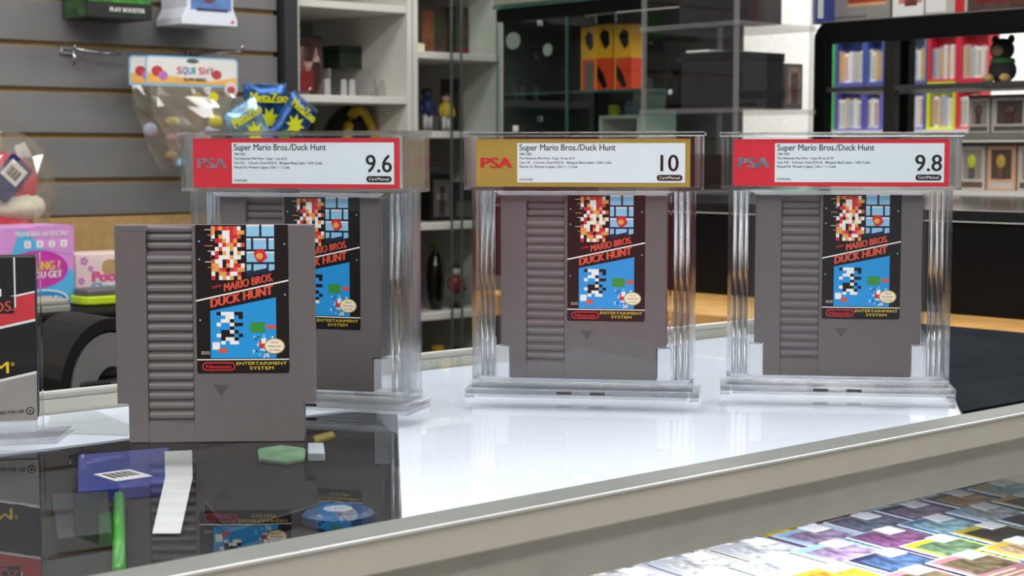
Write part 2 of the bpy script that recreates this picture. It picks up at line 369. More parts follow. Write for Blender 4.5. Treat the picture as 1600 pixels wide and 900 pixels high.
ord_r = ['back', 'second', 'third', 'fourth', 'front']; ord_c = ['first', 'second', 'third', 'fourth', 'fifth', 'sixth', 'seventh', 'eighth', 'ninth']
for r in range(5):
    for cidx in range(9):
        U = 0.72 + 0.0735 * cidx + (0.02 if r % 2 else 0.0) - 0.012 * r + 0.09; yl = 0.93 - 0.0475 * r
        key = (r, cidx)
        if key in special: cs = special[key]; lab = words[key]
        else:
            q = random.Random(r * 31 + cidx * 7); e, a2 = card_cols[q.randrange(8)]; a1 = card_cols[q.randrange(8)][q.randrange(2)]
            if cidx < 4: pale = lambda c: tuple(int(v + (240 - v) * 0.72) for v in c); e, a1, a2 = pale(e), pale(a1), pale(a2)  # left cards' colours whitened to paint the glare over them
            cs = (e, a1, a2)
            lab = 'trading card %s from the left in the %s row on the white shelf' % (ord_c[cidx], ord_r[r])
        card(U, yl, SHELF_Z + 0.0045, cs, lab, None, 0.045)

# things lying on the black tray under the glass
def onU(px, py, z=-0.022): return inF(on_z(px, py, z))
def tray_slab(name, label, cat, pts, h, m, bev=0.0):
    q = [onU(*p) for p in pts]; cx = sum(a for a, b in q) / len(q); cy = sum(b for a, b in q) / len(q)
    area = sum(q[i][0] * q[(i + 1) % len(q)][1] - q[(i + 1) % len(q)][0] * q[i][1] for i in range(len(q)))
    if area < 0: q = q[::-1]
    o = MB().slab([(a - cx, b - cy) for a, b in q], 0, h).build(name, m, None, bev)
    return tag(o, label, cat, None, wF(cx, cy, -0.0243), YF)
BLUEBOX = mat('blue_carton', (52, 62, 136), 0.4)
tray_slab('carton', 'blue carton lying under the glass below the loose cartridge', 'box', [(122, 724), (264, 712), (268, 768), (122, 782)], 0.008, BLUEBOX, 0.001)
g = thing('toy_wand', 'green stick toy with barcode tag lying under the glass', 'toy', (0, 0, 0), YF)
a, b = onU(186, 772, -0.018), onU(186, 888, -0.020)
MB().tube([(a[0], a[1], -0.0195), ((a[0] + b[0]) / 2, (a[1] + b[1]) / 2, -0.0205), (b[0], b[1], -0.0208)], 0.0033, 8).build('stick', mat('lime_plastic', (66, 150, 52), 0.3), g, smooth=True)
a = onU(192, 742, -0.0155)
tg = MB().box(a[0] - 0.012, a[0] + 0.012, a[1] - 0.014, a[1] + 0.014, -0.0160, -0.0155).build('price_tag', WHITE, g)
bc = MB()
for i in range(9): bc.box(a[0] - 0.009 + i * 0.002, a[0] - 0.009 + i * 0.002 + (0.0006 if i % 2 else 0.0011), a[1] - 0.006, a[1] + 0.009, -0.0155, -0.0153)
bc.build('barcode', PRINT_BLACK, tg)
ps = MB(); pth = [((257, 706), (300, 704)), ((258, 745), (301, 745)), ((238, 833), (282, 833))]
q = [(onU(*l, -0.0148), onU(*r_, -0.0148)) for l, r_ in pth[:2]] + [(onU(*l, -0.0225), onU(*r_, -0.0225)) for l, r_ in pth[2:]]
for i in range(2):
    (l0, r0), (l1, r1) = q[i], q[i + 1]; z0, z1 = (-0.0145, -0.0150)[i], (-0.0150, -0.0225)[i]
    ps.add([(l0[0], l0[1], z0), (r0[0], r0[1], z0), (r1[0], r1[1], z1), (l1[0], l1[1], z1), (l0[0], l0[1], z0 - .0004), (r0[0], r0[1], z0 - .0004), (r1[0], r1[1], z1 - .0004), (l1[0], l1[1], z1 - .0004)],
           [(0, 3, 2, 1), (4, 5, 6, 7), (0, 1, 5, 4), (2, 3, 7, 6), (1, 2, 6, 5), (3, 0, 4, 7)])
tag(ps.build('paper_strip', mat('receipt_paper', (214, 216, 214), 0.6)), 'long white folded paper strip under the glass below the cartridge', 'paper', None, (0, 0, 0), YF)
tray_slab('small_box', 'small white cube box under the glass beside the cartridge', 'box', [(481, 700), (506, 700), (508, 716), (481, 716)], 0.006, WHITE_BOARD, 0.001)
tray_slab('wrapper', 'crumpled mint green wrapper under the glass below the cartridge', 'wrapper', [(402, 704), (440, 698), (478, 703), (476, 718), (448, 724), (404, 720)], 0.004, mat('mint_wrapper', (140, 190, 140), 0.5, vary=0.3, scale=60), 0.002)
tray_slab('toy_banana', 'small yellow toy under the glass in front of the slab', 'toy', [(488, 684), (520, 676), (524, 682), (492, 690)], 0.004, YELLOW, 0.0015)
dsc = thing('disc_case', 'round blue tin with grey centre under the glass', 'tin', wF(*onU(528, 812), -0.0243), YF)
MB().lathe([(0.019, 0), (0.020, 0.002), (0.020, 0.006), (0.017, 0.008)], 24).build('tin', mat('tin_blue', (22, 62, 100), 0.4), dsc)
MB().lathe([(0.008, 0.008), (0.008, 0.0086)], 20).build('label', mat('tin_grey', (150, 150, 150), 0.4), dsc)
tray_slab('game_case', 'black flat game case under the glass near the front rail', 'game case', [(320, 800), (480, 770), (520, 800), (360, 850)], 0.009, BLACK, 0.001)
tray_slab('game_case', 'charcoal flat game case under the glass beside the green stick', 'game case', [(80, 790), (170, 785), (175, 850), (90, 860)], 0.009, CHARCOAL, 0.001)

# ================================================================== GAME CARTRIDGES
CW, CH, CT = 0.120, 0.133, 0.017
def relief(xs, zs, depth, yf, yb):
    mb = MB(); nx, nz = len(xs) - 1, len(zs) - 1
    D = [[depth((xs[i] + xs[i + 1]) / 2, (zs[j] + zs[j + 1]) / 2) for j in range(nz)] for i in range(nx)]
    def quad(a, b, c, d): mb.add([a, b, c, d], [(0, 1, 2, 3)])
    for i in range(nx):
        for j in range(nz):
            d = D[i][j]
            if d is None: continue
            x0, x1, z0, z1 = xs[i], xs[i + 1], zs[j], zs[j + 1]; y = yf + d
            quad((x0, y, z0), (x1, y, z0), (x1, y, z1), (x0, y, z1)); quad((x0, yb, z0), (x0, yb, z1), (x1, yb, z1), (x1, yb, z0))
            for (di, dj, e0, e1) in ((-1, 0, (x0, z1), (x0, z0)), (1, 0, (x1, z0), (x1, z1)), (0, -1, (x0, z0), (x1, z0)), (0, 1, (x1, z1), (x0, z1))):
                ii, jj = i + di, j + dj
                nb = D[ii][jj] if 0 <= ii < nx and 0 <= jj < nz else None
                if nb is None: quad((e0[0], yb, e0[1]), (e1[0], yb, e1[1]), (e1[0], y, e1[1]), (e0[0], y, e0[1]))
                elif nb > d + 1e-9: quad((e0[0], yf + nb, e0[1]), (e1[0], yf + nb, e1[1]), (e1[0], y, e1[1]), (e0[0], y, e0[1]))
    return mb
CH_L, CH_R = -0.0412, -0.0134
def cart_depth(x, z):
    if abs(x) > 0.0532 and z < 0.0240: return None
    if CH_L < x < CH_R:
        if z > 0.1165: return 0.0042
        if z > 0.0125: return 0.0020
        return 0.0005
    return 0.0
LX0, LX1, LZ0, LZ1 = -0.0113, 0.0447, 0.0425, 0.1333
PAL = [PRINT_BLACK, WHITE, RED, ORANGE_RED, BLUE, LBLUE, NAVY, TAN, GREEN, YELLOW, CREAM, GOLD]
def label_print(mb, y):
    W_, H_ = LX1 - LX0, LZ1 - LZ0
    X = lambda a: LX0 + a * W_
    Z = lambda b: LZ1 - b * H_
    def R(a0, b0, a1, b1, m, lay=1): mb.rect(X(a0), X(a1), Z(b1), Z(b0), y - 0.00006 * lay, m)
    sh = 0.2205                                     # slope of the stripes (rise over run)
    def para(a0, a1, bt, bb, m, lay=1, s0=0.0):       # block whose lower edge follows the slope
        y1 = y - 0.00006 * lay; y0 = y1 - 0.00008
        pts = [(X(a0), Z(bb)), (X(a1), Z(bb) + sh * (X(a1) - X(a0))), (X(a1), Z(bt) + s0 * (X(a1) - X(a0))), (X(a0), Z(bt))]
        mb.prism(pts, y0, y1, m)
    # upper picture: pale blue stone blocks
    para(0.545, 0.855, 0.0, 0.352, 6, 1)
    rows = [(0.0, 0.078), (0.092, 0.165), (0.180, 0.250), (0.265, 0.33)]
    for ri, (b0, b1) in enumerate(rows):
        cells = [(0.55, 0.69), (0.715, 0.85)] if ri % 2 == 0 else [(0.55, 0.60), (0.625, 0.765), (0.79, 0.85)]
        for a0, a1 in cells:
            if ri == 3: para(a0, a1, b0, b1 - 0.02 - 0.0 + sh * 0.0, 5, 2)
            else:
                R(a0, b0, a1, b1, 5, 2); R(a0, b0, a1, b0 + 0.010, 1, 3)
    mb.prism([(X(0.70) + 0.0045 * math.cos(k * math.pi / 4 + .4) * (1.0 if k % 2 else 0.75), Z(0.205) + 0.0042 * math.sin(k * math.pi / 4 + .4)) for k in range(8)], y - 0.00036, y - 0.00026, 2)
    mb.oval(X(0.69), Z(0.21), 0.0022, 0.0020, y - 0.0004, 7, 8)
    # upper picture: plain mosaic of warm colour cells
    rr = random.Random(11); na, nb = 9, 13
    for j in range(nb):
        for i in range(na):
            a0 = 0.17 + 0.36 * i / na; b0 = 0.01 + 0.36 * j / nb
            edge = abs(i - na / 2 + 0.5) / (na / 2)
            if rr.random() < 0.42 * edge * edge: continue
            p = rr.random()
            m = 1 if p < 0.3 else 2 if p < 0.55 else 7 if p < 0.78 else 3 if p < 0.88 else 0
            R(a0, b0, a0 + 0.36 / na, b0 + 0.36 / nb, m, 1)
    for j in range(8):
        b = 0.03 + 0.036 * j; R(0.10 + 0.03 * (j % 3), b, 0.19, b + 0.004, 7 if j % 2 else 1, 1)
    # titles
    mb.text('SUPER', X(0.175), Z(0.430), 0.0017, y - 0.0003, 2, 0.0055, 0.02, sh)
    mb.text('MARIO BROS.', X(0.305), Z(0.447), 0.0048, y - 0.0003, 3, W_ * 0.525, 0.055, sh)
    para(0.0, 1.0, 0.505, 0.515, 1, 2, sh)
    mb.text('DUCK HUNT', X(0.160), Z(0.556), 0.0054, y - 0.0003, 3, W_ * 0.665, 0.065, sh)
    # lower picture: sky blue panel with plain colour cells
    pts = [(X(0.15), Z(0.898)), (X(0.862), Z(0.898)), (X(0.862), Z(0.488)), (X(0.15), Z(0.578))]
    mb.prism(pts, y - 0.00014, y - 0.00006, 4)
    for j in range(9):
        for i in range(8):
            a0 = 0.17 + 0.38 * i / 8; b0 = 0.585 + 0.22 * j / 9; p = rr.random()
            dist = abs(i - 3.6) / 4.0
            if p < dist: continue
            R(a0, b0, a0 + 0.38 / 8, b0 + 0.22 / 9, 1 if rr.random() < 0.62 - 0.3 * dist else 0, 2)
    for (a0, b0, a1, b1, m) in ((0.58, 0.655, 0.74, 0.725, 8), (0.76, 0.675, 0.86, 0.700, 3), (0.24, 0.830, 0.33, 0.862, 3), (0.17, 0.79, 0.25, 0.84, 1)): R(a0, b0, a1, b1, m, 2)
    for i in range(34):
        a0 = rr.uniform(0.58, 0.84); b0 = rr.uniform(0.73, 0.885); R(a0, b0, a0 + 0.018, b0 + 0.011, rr.choice((1, 1, 6, 5)), 2)
    R(0.68, 0.78, 0.73, 0.83, 2, 3); R(0.70, 0.765, 0.75, 0.80, 1, 4)
    # seal
    mb.oval(X(0.842), Z(0.818), 0.0064, 0.0049, y - 0.0003, 11, 28); mb.oval(X(0.842), Z(0.818), 0.0057, 0.0043, y - 0.0004, 10, 28)
    for i, (s_, wd) in enumerate((('Official', 0.0045), ('Nintendo', 0.0078), ('Seal of Quality', 0.0062))):
        mb.text(s_, X(0.842), Z(0.818) + 0.0018 - 0.0023 * i, 0.0012, y - 0.0005, 2 if i == 1 else 11, wd, 0.01, 0, 'C')
    # foot of the label
    R(0.0, 0.904, 1.0, 0.911, 1, 2)
    mb.pill(X(0.055), X(0.415), Z(0.982), Z(0.925), y - 0.0002, 2); mb.pill(X(0.068), X(0.402), Z(0.974), Z(0.933), y - 0.0003, 0)
    mb.text('Nintendo', X(0.235), Z(0.967), 0.0022, y - 0.0004, 2, W_ * 0.27, 0.02, 0, 'C')
    mb.text('ENTERTAINMENT', X(0.70), Z(0.944), 0.0019, y - 0.0003, 9, W_ * 0.545, 0.005, 0, 'C')
    mb.text('SYSTEM', X(0.70), Z(0.976), 0.0019, y - 0.0003, 9, W_ * 0.26, 0.005, 0, 'C')
    for (a, b) in ((0.04, 0.11), (0.04, 0.23), (0.96, 0.13), (0.96, 0.47), (0.04, 0.64)): R(a - 0.008, b - 0.005, a + 0.008, b + 0.005, 5, 1)
    mb.text('NES-MH-USA', X(0.05), Z(0.872), 0.0008, y - 0.0002, 10, W_ * 0.09)
    mb.text('MADE IN JAPAN', X(0.05), Z(0.86), 0.0008, y - 0.0002, 10, W_ * 0.09)
cart_proto = None
def cartridge(label, loc, yaw):
    global cart_proto
    c = thing('game_cartridge', label, 'game cartridge', loc, yaw, 'grey game cartridges')
    if cart_proto:
        for ch in cart_proto.children:
            n = ch.copy(); COL.objects.link(n); n.parent = c
            for g in ch.children:
                gg = g.copy(); COL.objects.link(gg); gg.parent = n
        return c
    xs = [-0.060, -0.0532, CH_L, CH_R, 0.0532, 0.060]; zs = [0, 0.0125, 0.0240, 0.1165, 0.133]
    relief(xs, zs, cart_depth, -CT / 2, CT / 2).build('shell', G_CART, c, 0.0007, weld=True)
    # grip ridges: rounded bars
    rw = CH_R - CH_L - 0.0008
    def ridge_mesh(h, d):
        prof = [(0.0, 0.0), (-d * 0.75, h * 0.12), (-d, h * 0.3), (-d, h * 0.62), (-d * 0.6, h * 0.9), (0.0, h)]
        m = MB(); n = len(prof)
        m.add([(-rw / 2, a, b) for a, b in prof] + [(rw / 2, a, b) for a, b in prof],
              [tuple(range(n - 1, -1, -1)), tuple(range(n, 2 * n))] + [(i, (i + 1) % n, (i + 1) % n + n, i + n) for i in range(n)])
        return m
    xm = (CH_L + CH_R) / 2; first = None
    for i in range(17):
        p = (xm, -CT / 2 + 0.0020, 0.0140 + 0.0060 * i)
        if first is None: first = ridge_mesh(0.0046, 0.0014).build('ridge', G_CART, c); first.location = p
        else: share(first, 'ridge', c, p)
    for i in range(3): share(first, 'ridge', c, (xm, -CT / 2 + 0.0042, 0.1180 + 0.0051 * i))
    # arrow mark
    MB().prism([(0.0030, 0.0285), (0.0078, 0.0355), (-0.0018, 0.0355)], -CT / 2 - 0.0002, -CT / 2 + 0.0005).build('arrow_mark', mat('cartridge_arrow', (80, 74, 75), 0.7), c)
    MB().prism(rounded(-0.055, -0.040, 0.1295, 0.1325, 0.001), -CT / 2 - 0.0002, -CT / 2 + 0.0003).build('mould_mark', G_CART, c)
    st = MB().prism(rounded(LX0, LX1, LZ0, LZ1, 0.0015, 3, (1, 1, 0, 0)), -CT / 2 - 0.0003, -CT / 2).build('sticker', PRINT_BLACK, c)
    pm = MB(); label_print(pm, -CT / 2 - 0.0003); pm.build('label_print', PAL, st)
    cart_proto = c; return c
cartridge('loose grey game cartridge standing uncased in front of the slabs', (-0.1815, 1.0150, 0.0003), 0.05)

# ================================================================== ACRYLIC SLABS
SLAB_W, SLAB_T = 0.160, 0.036
def slab_case(label, grade, logo, border, loc, yaw, copy_no, serial, cartlab):
    s = thing('graded_slab', label, 'display case', loc, yaw, 'clear graded cartridge slabs')
    hw, ht = SLAB_W / 2, SLAB_T / 2
    # foot plate with a stepped lip and small end feet
    f = MB(); f.box(-0.0845, 0.0845, -ht - 0.004, ht + 0.004, 0.0028, 0.0068); f.build('foot_plate', ACR_EDGE, s, 0.0008)
    for sx in (-1, 1): MB().box(sx * 0.0845 - (0.007 if sx > 0 else 0), sx * 0.0845 + (0.007 if sx < 0 else 0), -ht - 0.004, ht + 0.004, 0, 0.0026).build('foot', ACR_EDGE, s, 0.0006)
    MB().box(-0.076, 0.076, -ht - 0.001, ht + 0.001, 0.0003, 0.0026).build('foot_bar', ACR_EDGE, s)
    MB().box(-hw, hw, -ht - 0.001, ht + 0.001, 0.0070, 0.0125).build('lower_step', ACR_EDGE, s, 0.0008)
    for sx in (-1, 1): MB().box(sx * 0.012 - 0.0055, sx * 0.012 + 0.0055, -ht - 0.0046, -ht - 0.0041, 0.0036, 0.0056).build('clip', CHARCOAL, s, 0.0006)
    # body walls
    w_ = 0.0028
    MB().box(-hw, hw, -ht, -ht + w_, 0.0127, 0.1500).build('front_pane', ACR, s)
    MB().box(-hw, hw, ht - w_, ht, 0.0127, 0.1500).build('back_pane', ACR, s)
    for sx in (-1, 1):
        x0, x1 = sorted((sx * hw, sx * (hw - w_)))
        MB().box(x0, x1, -ht + w_, ht - w_, 0.0127, 0.1500).build('side_wall', ACR_EDGE, s)
        # clear ribs of the inner cradle beside the cartridge
        for i, (xr, rr_) in enumerate(((0.0665, 0.0016), (0.0705, 0.0021), (0.0748, 0.0016))):
            MB().lathe([(rr_, 0.0130), (rr_, 0.1490)], 12, sx * xr, 0.002 * (i - 1)).build('cradle_rib', ACR_EDGE, s, smooth=True)
        x0, x1 = sorted((sx * 0.0540, sx * 0.0635))
        MB().box(x0, x1, -0.0085, 0.0085, 0.0130, 0.0360).build('corner_block', ACR_MILK, s, 0.0008)
        x0, x1 = sorted((sx * 0.0660, sx * 0.0768))
        MB().box(x0, x1, 0.006, 0.010, 0.0130, 0.0420).build('corner_block', ACR_MILK, s, 0.0012)
        MB().box(sx * 0.0618 - 0.0007, sx * 0.0618 + 0.0007, -0.0145, 0.0145, 0.0362, 0.1488).build('cradle_wall', ACR, s)
    # bright bevelled bar above the cartridge
    MB().prism([(-0.0600, 0.1468), (0.0600, 0.1468), (0.0640, 0.1496), (-0.0640, 0.1496)], -0.0148, -0.0108).build('cradle_top', ACR_MILK, s, 0.0005)
    # label head
    h0, h1, lw, lt = 0.1502, 0.1918, 0.0868, ht + 0.0035
    MB().box(-lw, lw, -lt, lt, h1 - 0.0030, h1).build('head_lid', ACR_EDGE, s, 0.0008)
    MB().box(-lw + 0.0015, lw - 0.0015, -lt + 0.001, -lt + 0.0028, h0, h1 - 0.0031).build('head_front', ACR, s)
    MB().box(-lw + 0.0015, lw - 0.0015, lt - 0.0028, lt - 0.001, h0, h1 - 0.0031).build('head_back', ACR, s)
    MB().box(-lw + 0.0015, lw - 0.0015, -lt + 0.0030, lt - 0.0030, h0, h0 + 0.0022).build('head_floor', ACR_EDGE, s)
    for sx in (-1, 1):
        for a, b in ((lw - 0.0015, lw - 0.0040), (lw - 0.0052, lw - 0.0068)):
            x0, x1 = sorted((sx * a, sx * b)); MB().box(x0, x1, -lt + 0.0030, lt - 0.0030, h0 + 0.0024, h1 - 0.0032).build('head_side', ACR_EDGE, s)
    # paper label inside the head
    bm_ = RED if border == 'red' else GOLD
    yl = -lt + 0.0048; Lx0, Lx1, Lz0, Lz1 = -0.0768, 0.0768, h0 + 0.0025, h1 - 0.0050
    lab = MB().box(Lx0, Lx1, yl, yl + 0.0008, Lz0, Lz1).build('grade_label', mat('label_%s' % border, (214, 34, 52) if border == 'red' else (168, 142, 62), 0.4, vary=0.02), s)
    wp = MB(); wx0, wx1, wz0, wz1 = -0.0468, 0.0732, Lz0 + 0.0030, Lz1 - 0.0030
    wp.rect(wx0, wx1, wz0, wz1, yl - 0.0001).build('label_panel', LABEL_WHITE, lab)
    tx = MB(); yt = yl - 0.00025; ink = 0
    tx.text('Super Mario Bros./Duck Hunt', wx0 + 0.0016, wz1 - 0.0052, 0.0045, yt, 0, 0.0690, 0.012)
    for i, (t_, wd) in enumerate((('1985 NES', 0.0088), ('The Nintendo Mini Print - Copy %s out of 33' % copy_no, 0.0400), ('Cart %s    3 Screw, Oval SOQ R - Bilingual Back Label - USA Code' % grade, 0.0660), ('Manual %s  Printed in Japan, USA-1 / 1 Code' % grade, 0.0420))):
        tx.text(t_, wx0 + 0.0016, wz1 - 0.0086 - 0.0030 * i, 0.0016, yt, 0, wd, 0.012)
    tx.text(serial, wx0 + 0.0016, wz0 + 0.0014, 0.0015, yt, 0, 0.0098, 0.012)
    tx.text(grade, wx1 - 0.0110, wz0 + 0.0082, 0.0118, yt, 0, 0.0185 if len(grade) > 2 else 0.0125, 0.015, 0, 'C')
    tx.pill(wx1 - 0.0200, wx1 - 0.0018, wz0 + 0.0014, wz0 + 0.0056, yl - 0.0002, 0)
    tx.text('Cart/Manual', wx1 - 0.0109, wz0 + 0.0026, 0.0021, yl - 0.0004, 1, 0.0145, 0.01, 0, 'C')
    tx.build('label_lettering', [PRINT_BLACK, WHITE], lab)
    lg = MB(); lg.text('PSA', -0.0618, (Lz0 + Lz1) / 2 - 0.0036, 0.0074, yl - 0.0002, 0, 0.0220, 0.05, 0, 'C')
    lg.build('logo', logo, lab)
    # the cartridge held inside
    cartridge(cartlab, Vector(loc) + Vector((0, 0, 0.0132)), yaw)
    return s
HOLO_G = mat('hologram_blue_green', (150, 160, 176), 0.25, 0.5, vary=0.4, scale=140)
slab_case('clear slab graded 9.6 with red label behind the loose cartridge', '9.6', HOLO, 'red', (-0.1440, 1.1520, 0.0003), -0.30, '1', '91074-005', 'grey game cartridge in the slab half hidden by the loose cartridge')
slab_case('clear slab graded 10 with gold label in the middle', '10', RED, 'gold', (0.0525, 1.2020, 0.0003), -0.15, '10', '91074-000', 'grey game cartridge sealed inside the gold labelled slab graded 10')
slab_case('clear slab graded 9.8 with red label near the slate mat', '9.8', HOLO_G, 'red', (0.2395, 1.2180, 0.0003), -0.13, '30', '91074-001', 'grey game cartridge in the slab beside the slate mat')

# ================================================================== BOXED GAME at the left edge
gx = on_z(65, 690).x; gy = 1.016
gb = thing('game_box', 'black red and silver game box in a clear stand at the left edge', 'game box', (gx - 0.004, gy, 0.0003), 0.24)
GW, GH, GT = 0.127, 0.1135, 0.022
SILV = mat('print_silver', (168, 164, 158), 0.35, 0.2)
MB().box(-GW, 0, 0, GT, 0.012, GH).build('carton', PRINT_BLACK, gb, 0.0006)
pr = MB(); yq = 0.0
def zpx(py): return GH * (690 - py) / 290.0
def xpx(px): return (px - 58) * 0.000400
pal2 = [PRINT_BLACK, WHITE, mat('print_box_red', (208, 52, 60), 0.4), LBLUE, mat('print_box_yellow', (240, 200, 40), 0.4), SILV, ORANGE_RED]
S2 = 0.21
def band(za, zb, m, lay):    # heights at the right edge of the face, falling to the left
    y1 = yq - 0.00005 * lay; pr.prism([(-GW, max(0.012, zb - S2 * GW)), (0, zb), (0, za), (-GW, max(0.0121, za - S2 * GW))], y1 - 0.0001, y1, m)
band(zpx(456), zpx(500), 2, 1); band(zpx(498), zpx(502), 1, 2); band(zpx(581), zpx(585), 1, 2); band(zpx(454), zpx(457), 1, 2)
pr.prism([(-GW, 0.012), (0, 0.012), (0, zpx(585)), (-(zpx(585) - 0.0122) / S2, 0.0122)], -0.00012, -0.00005, 5)
pr.rect(xpx(27.5), xpx(30), zpx(480), zpx(401), -0.0003, 1)
pr.rect(xpx(-60), xpx(27), zpx(489), zpx(462), -0.0003, 0)
for i, (za, zb) in enumerate(((402, 412), (416, 428), (432, 446), (450, 462))): pr.rect(xpx(-60), xpx(7 if i < 3 else 9), zpx(zb), zpx(za), -0.0004, 3 if i < 3 else 1)
pr.text('BROS.', xpx(27), zpx(484), 0.0062, -0.0006, 6, 0.023, 0.02, S2 * 0.6, 'R')
pr.text('SYSTEM', xpx(17), zpx(583), 0.0072, -0.0006, 4, 0.046, 0.012, 0.0, 'R'); pr.text('®', xpx(20), zpx(572), 0.0022, -0.0006, 4)
pr.text('LICENSED FOR USE', xpx(38), zpx(646), 0.0018, -0.0006, 0, 0.022, 0.01, 0.05, 'R')
pr.oval(xpx(47), zpx(644), 0.0024, 0.0024, -0.0003, 0, 16); pr.oval(xpx(47), zpx(644), 0.0018, 0.0018, -0.0005, 5, 16); pr.oval(xpx(47), zpx(644), 0.0007, 0.0007, -0.0006, 0, 10)
pr.build('box_print', pal2, gb)
MB().box(0.0001, 0.0005, 0.001, GT - 0.001, 0.014, GH - 0.001).build('side_print', NAVY, gb)
MB().box(-GW - 0.002, 0.0035, -0.0035, -0.0015, 0.0045, GH + 0.002).build('protector_front', ACR, gb)
MB().box(0.0015, 0.0030, -0.0014, GT + 0.002, 0.0045, GH + 0.002).build('protector_side', ACR, gb)
MB().slab([(-GW - 0.01, -0.020), (0.012, -0.020), (0.022, 0.030), (-GW - 0.01, 0.030)], 0.0, 0.0042).build('stand_foot', ACR_EDGE, gb, 0.0006)
MB().box(-GW, -0.001, 0.001, GT - 0.001, 0.0045, 0.0118).build('stand_block', ACR_MILK, gb)

# ================================================================== BEHIND THE COUNTER, LEFT: black desk and the things on it
def fspan(px0, px1, py0, py1, yl):
    pm = (px0 + px1) / 2
    return on_F(px0, py1, yl)[0], on_F(px1, py1, yl)[0], on_F(pm, py1, yl)[1], on_F(pm, py0, yl)[1]   # U0, U1, zlow, zhigh
DESK_Z = -0.042
dk = thing('desk', 'black desk against the slat wall behind the counter', 'desk', wF(1.1, 2.3, -1.0), YF)
MB().box(-0.65, 0.36, -0.22, 0.28, 1.0 + DESK_Z - 0.025, 1.0 + DESK_Z).build('desk_top', SATIN_BLACK, dk, 0.003)
for x in (-0.65, -0.15, 0.34): MB().box(x, x + 0.02, -0.20, 0.27, 0, 1.0 + DESK_Z - 0.026).build('side_panel', SATIN_BLACK, dk)
MB().box(-0.63, 0.34, 0.25, 0.27, 0.1, 1.0 + DESK_Z - 0.026).build('back_panel', SATIN_BLACK, dk)

def lettering(o_parent, items, y, mats, name='lettering'):
    for it in items:
        MB().text(*it[:3], it[3], y, 0, it[5] if len(it) > 5 else None, it[6] if len(it) > 6 else 0.02, 0.0, it[7] if len(it) > 7 else 'L').build(name, mats[it[4]], o_parent)
# pink and blue blind box
u0, u1, z0, z1 = fspan(-30, 117, 347, 472, 2.22)
Wb, Hb = u1 - u0, z1 - z0
tb = thing('toy_box', 'pink and blue surprise toy box on the black desk', 'toy box', wF(u0, 2.22, DESK_Z + 0.0003), YF)
PINK = mat('pink_card', (214, 150, 214), 0.35); CYAN = mat('cyan_card', (88, 178, 226), 0.35); MAG = mat('magenta_print', (196, 60, 168), 0.35)
MB().box(0, Wb, 0, 0.09, 0, Hb).build('carton', PINK, tb, 0.001)
pm = MB()
pm.prism([(0.04, 0.0), (Wb, 0.0), (Wb, Hb * 0.42), (Wb * 0.72, Hb * 0.55), (Wb * 0.62, Hb * 0.92), (0.06, Hb * 0.96), (0.04, Hb * 0.5)], -0.0003, 0, 1)
pm.prism([(Wb * 0.60, Hb), (Wb * 0.45, Hb * 0.97), (Wb * 0.7, Hb * 0.7), (Wb, Hb * 0.62), (Wb, Hb)], -0.0004, 0, 0)
pm.oval(Wb * 0.60, Hb * 0.46, Wb * 0.33, Hb * 0.24, -0.0004, 2, 28, 0.0003)
pm.oval(Wb * 0.66, Hb * 0.07, Wb * 0.27, Hb * 0.13, -0.0004, 3, 28, 0.0002); pm.oval(Wb * 0.66, Hb * 0.07, Wb * 0.25, Hb * 0.115, -0.0006, 4, 28, 0.0002)
pm.build('box_print', [PINK, CYAN, MAG, WHITE, mat('azure_print', (50, 140, 200), 0.35)], tb)
lettering(tb, [('TRENDING IN SOCIAL!', Wb * 0.36, Hb * 0.875, Hb * 0.06, 0, Wb * 0.58, 0.03), ('WHICH', Wb * 0.36, Hb * 0.56, Hb * 0.085, 0, Wb * 0.22, 0.04), ('BLING ?', Wb * 0.52, Hb * 0.45, Hb * 0.11, 1, Wb * 0.32, 0.04),
               ('WILL YOU GET', Wb * 0.30, Hb * 0.35, Hb * 0.085, 0, Wb * 0.56, 0.04), ('AGES 3+', Wb * 0.53, Hb * 0.035, Hb * 0.085, 0, Wb * 0.33, 0.04)], -0.0012, [WHITE, YELLOW])
ic = MB()
for i in range(4):
    cx = Wb * (0.50 + 0.13 * i)
    if i == 2: ic.oval(cx, Hb * 0.775, 0.0052, 0.0052, -0.0004, 0, 14)
    else: ic.prism(rounded(cx - 0.005, cx + 0.005, Hb * 0.775 - 0.0052, Hb * 0.775 + 0.0052, 0.0015, 2), -0.0006, -0.0004, 0)
    ic.rect(cx - 0.0012, cx + 0.0012, Hb * 0.775 - 0.003, Hb * 0.775 + 0.003, -0.0007, 1)
ic.build('media_icons', [WHITE, PINK], tb)
# cream box with a window
u0, u1, z0, z1 = fspan(119, 215, 396, 466, 2.30); Wb, Hb = u1 - u0, z1 - DESK_Z
cb = thing('toy_box', 'cream and pink window toy box beside the pink and blue box', 'toy box', wF(u0, 2.30, DESK_Z + 0.0003), YF)
CREAMP = mat('cream_pink_card', (240, 218, 214), 0.4)
MB().box(0, Wb, 0, 0.07, 0, Hb).build('carton', CREAMP, cb, 0.001)
wn = MB().pill(Wb * 0.42, Wb * 0.95, Hb * 0.50, Hb * 0.86, 0, 0, 0.0004).build('window', mat('box_window', (190, 160, 110), 0.2), cb)
lettering(cb, [('Pook', Wb * 0.27, Hb * 0.36, Hb * 0.24, 0, Wb * 0.50, 0.06), ('Oook', Wb * 0.25, Hb * 0.14, Hb * 0.20, 1, Wb * 0.55, 0.06)], -0.0008, [mat('hot_pink', (222, 80, 150), 0.4), mat('aqua', (90, 180, 220), 0.4)])
fl = MB()
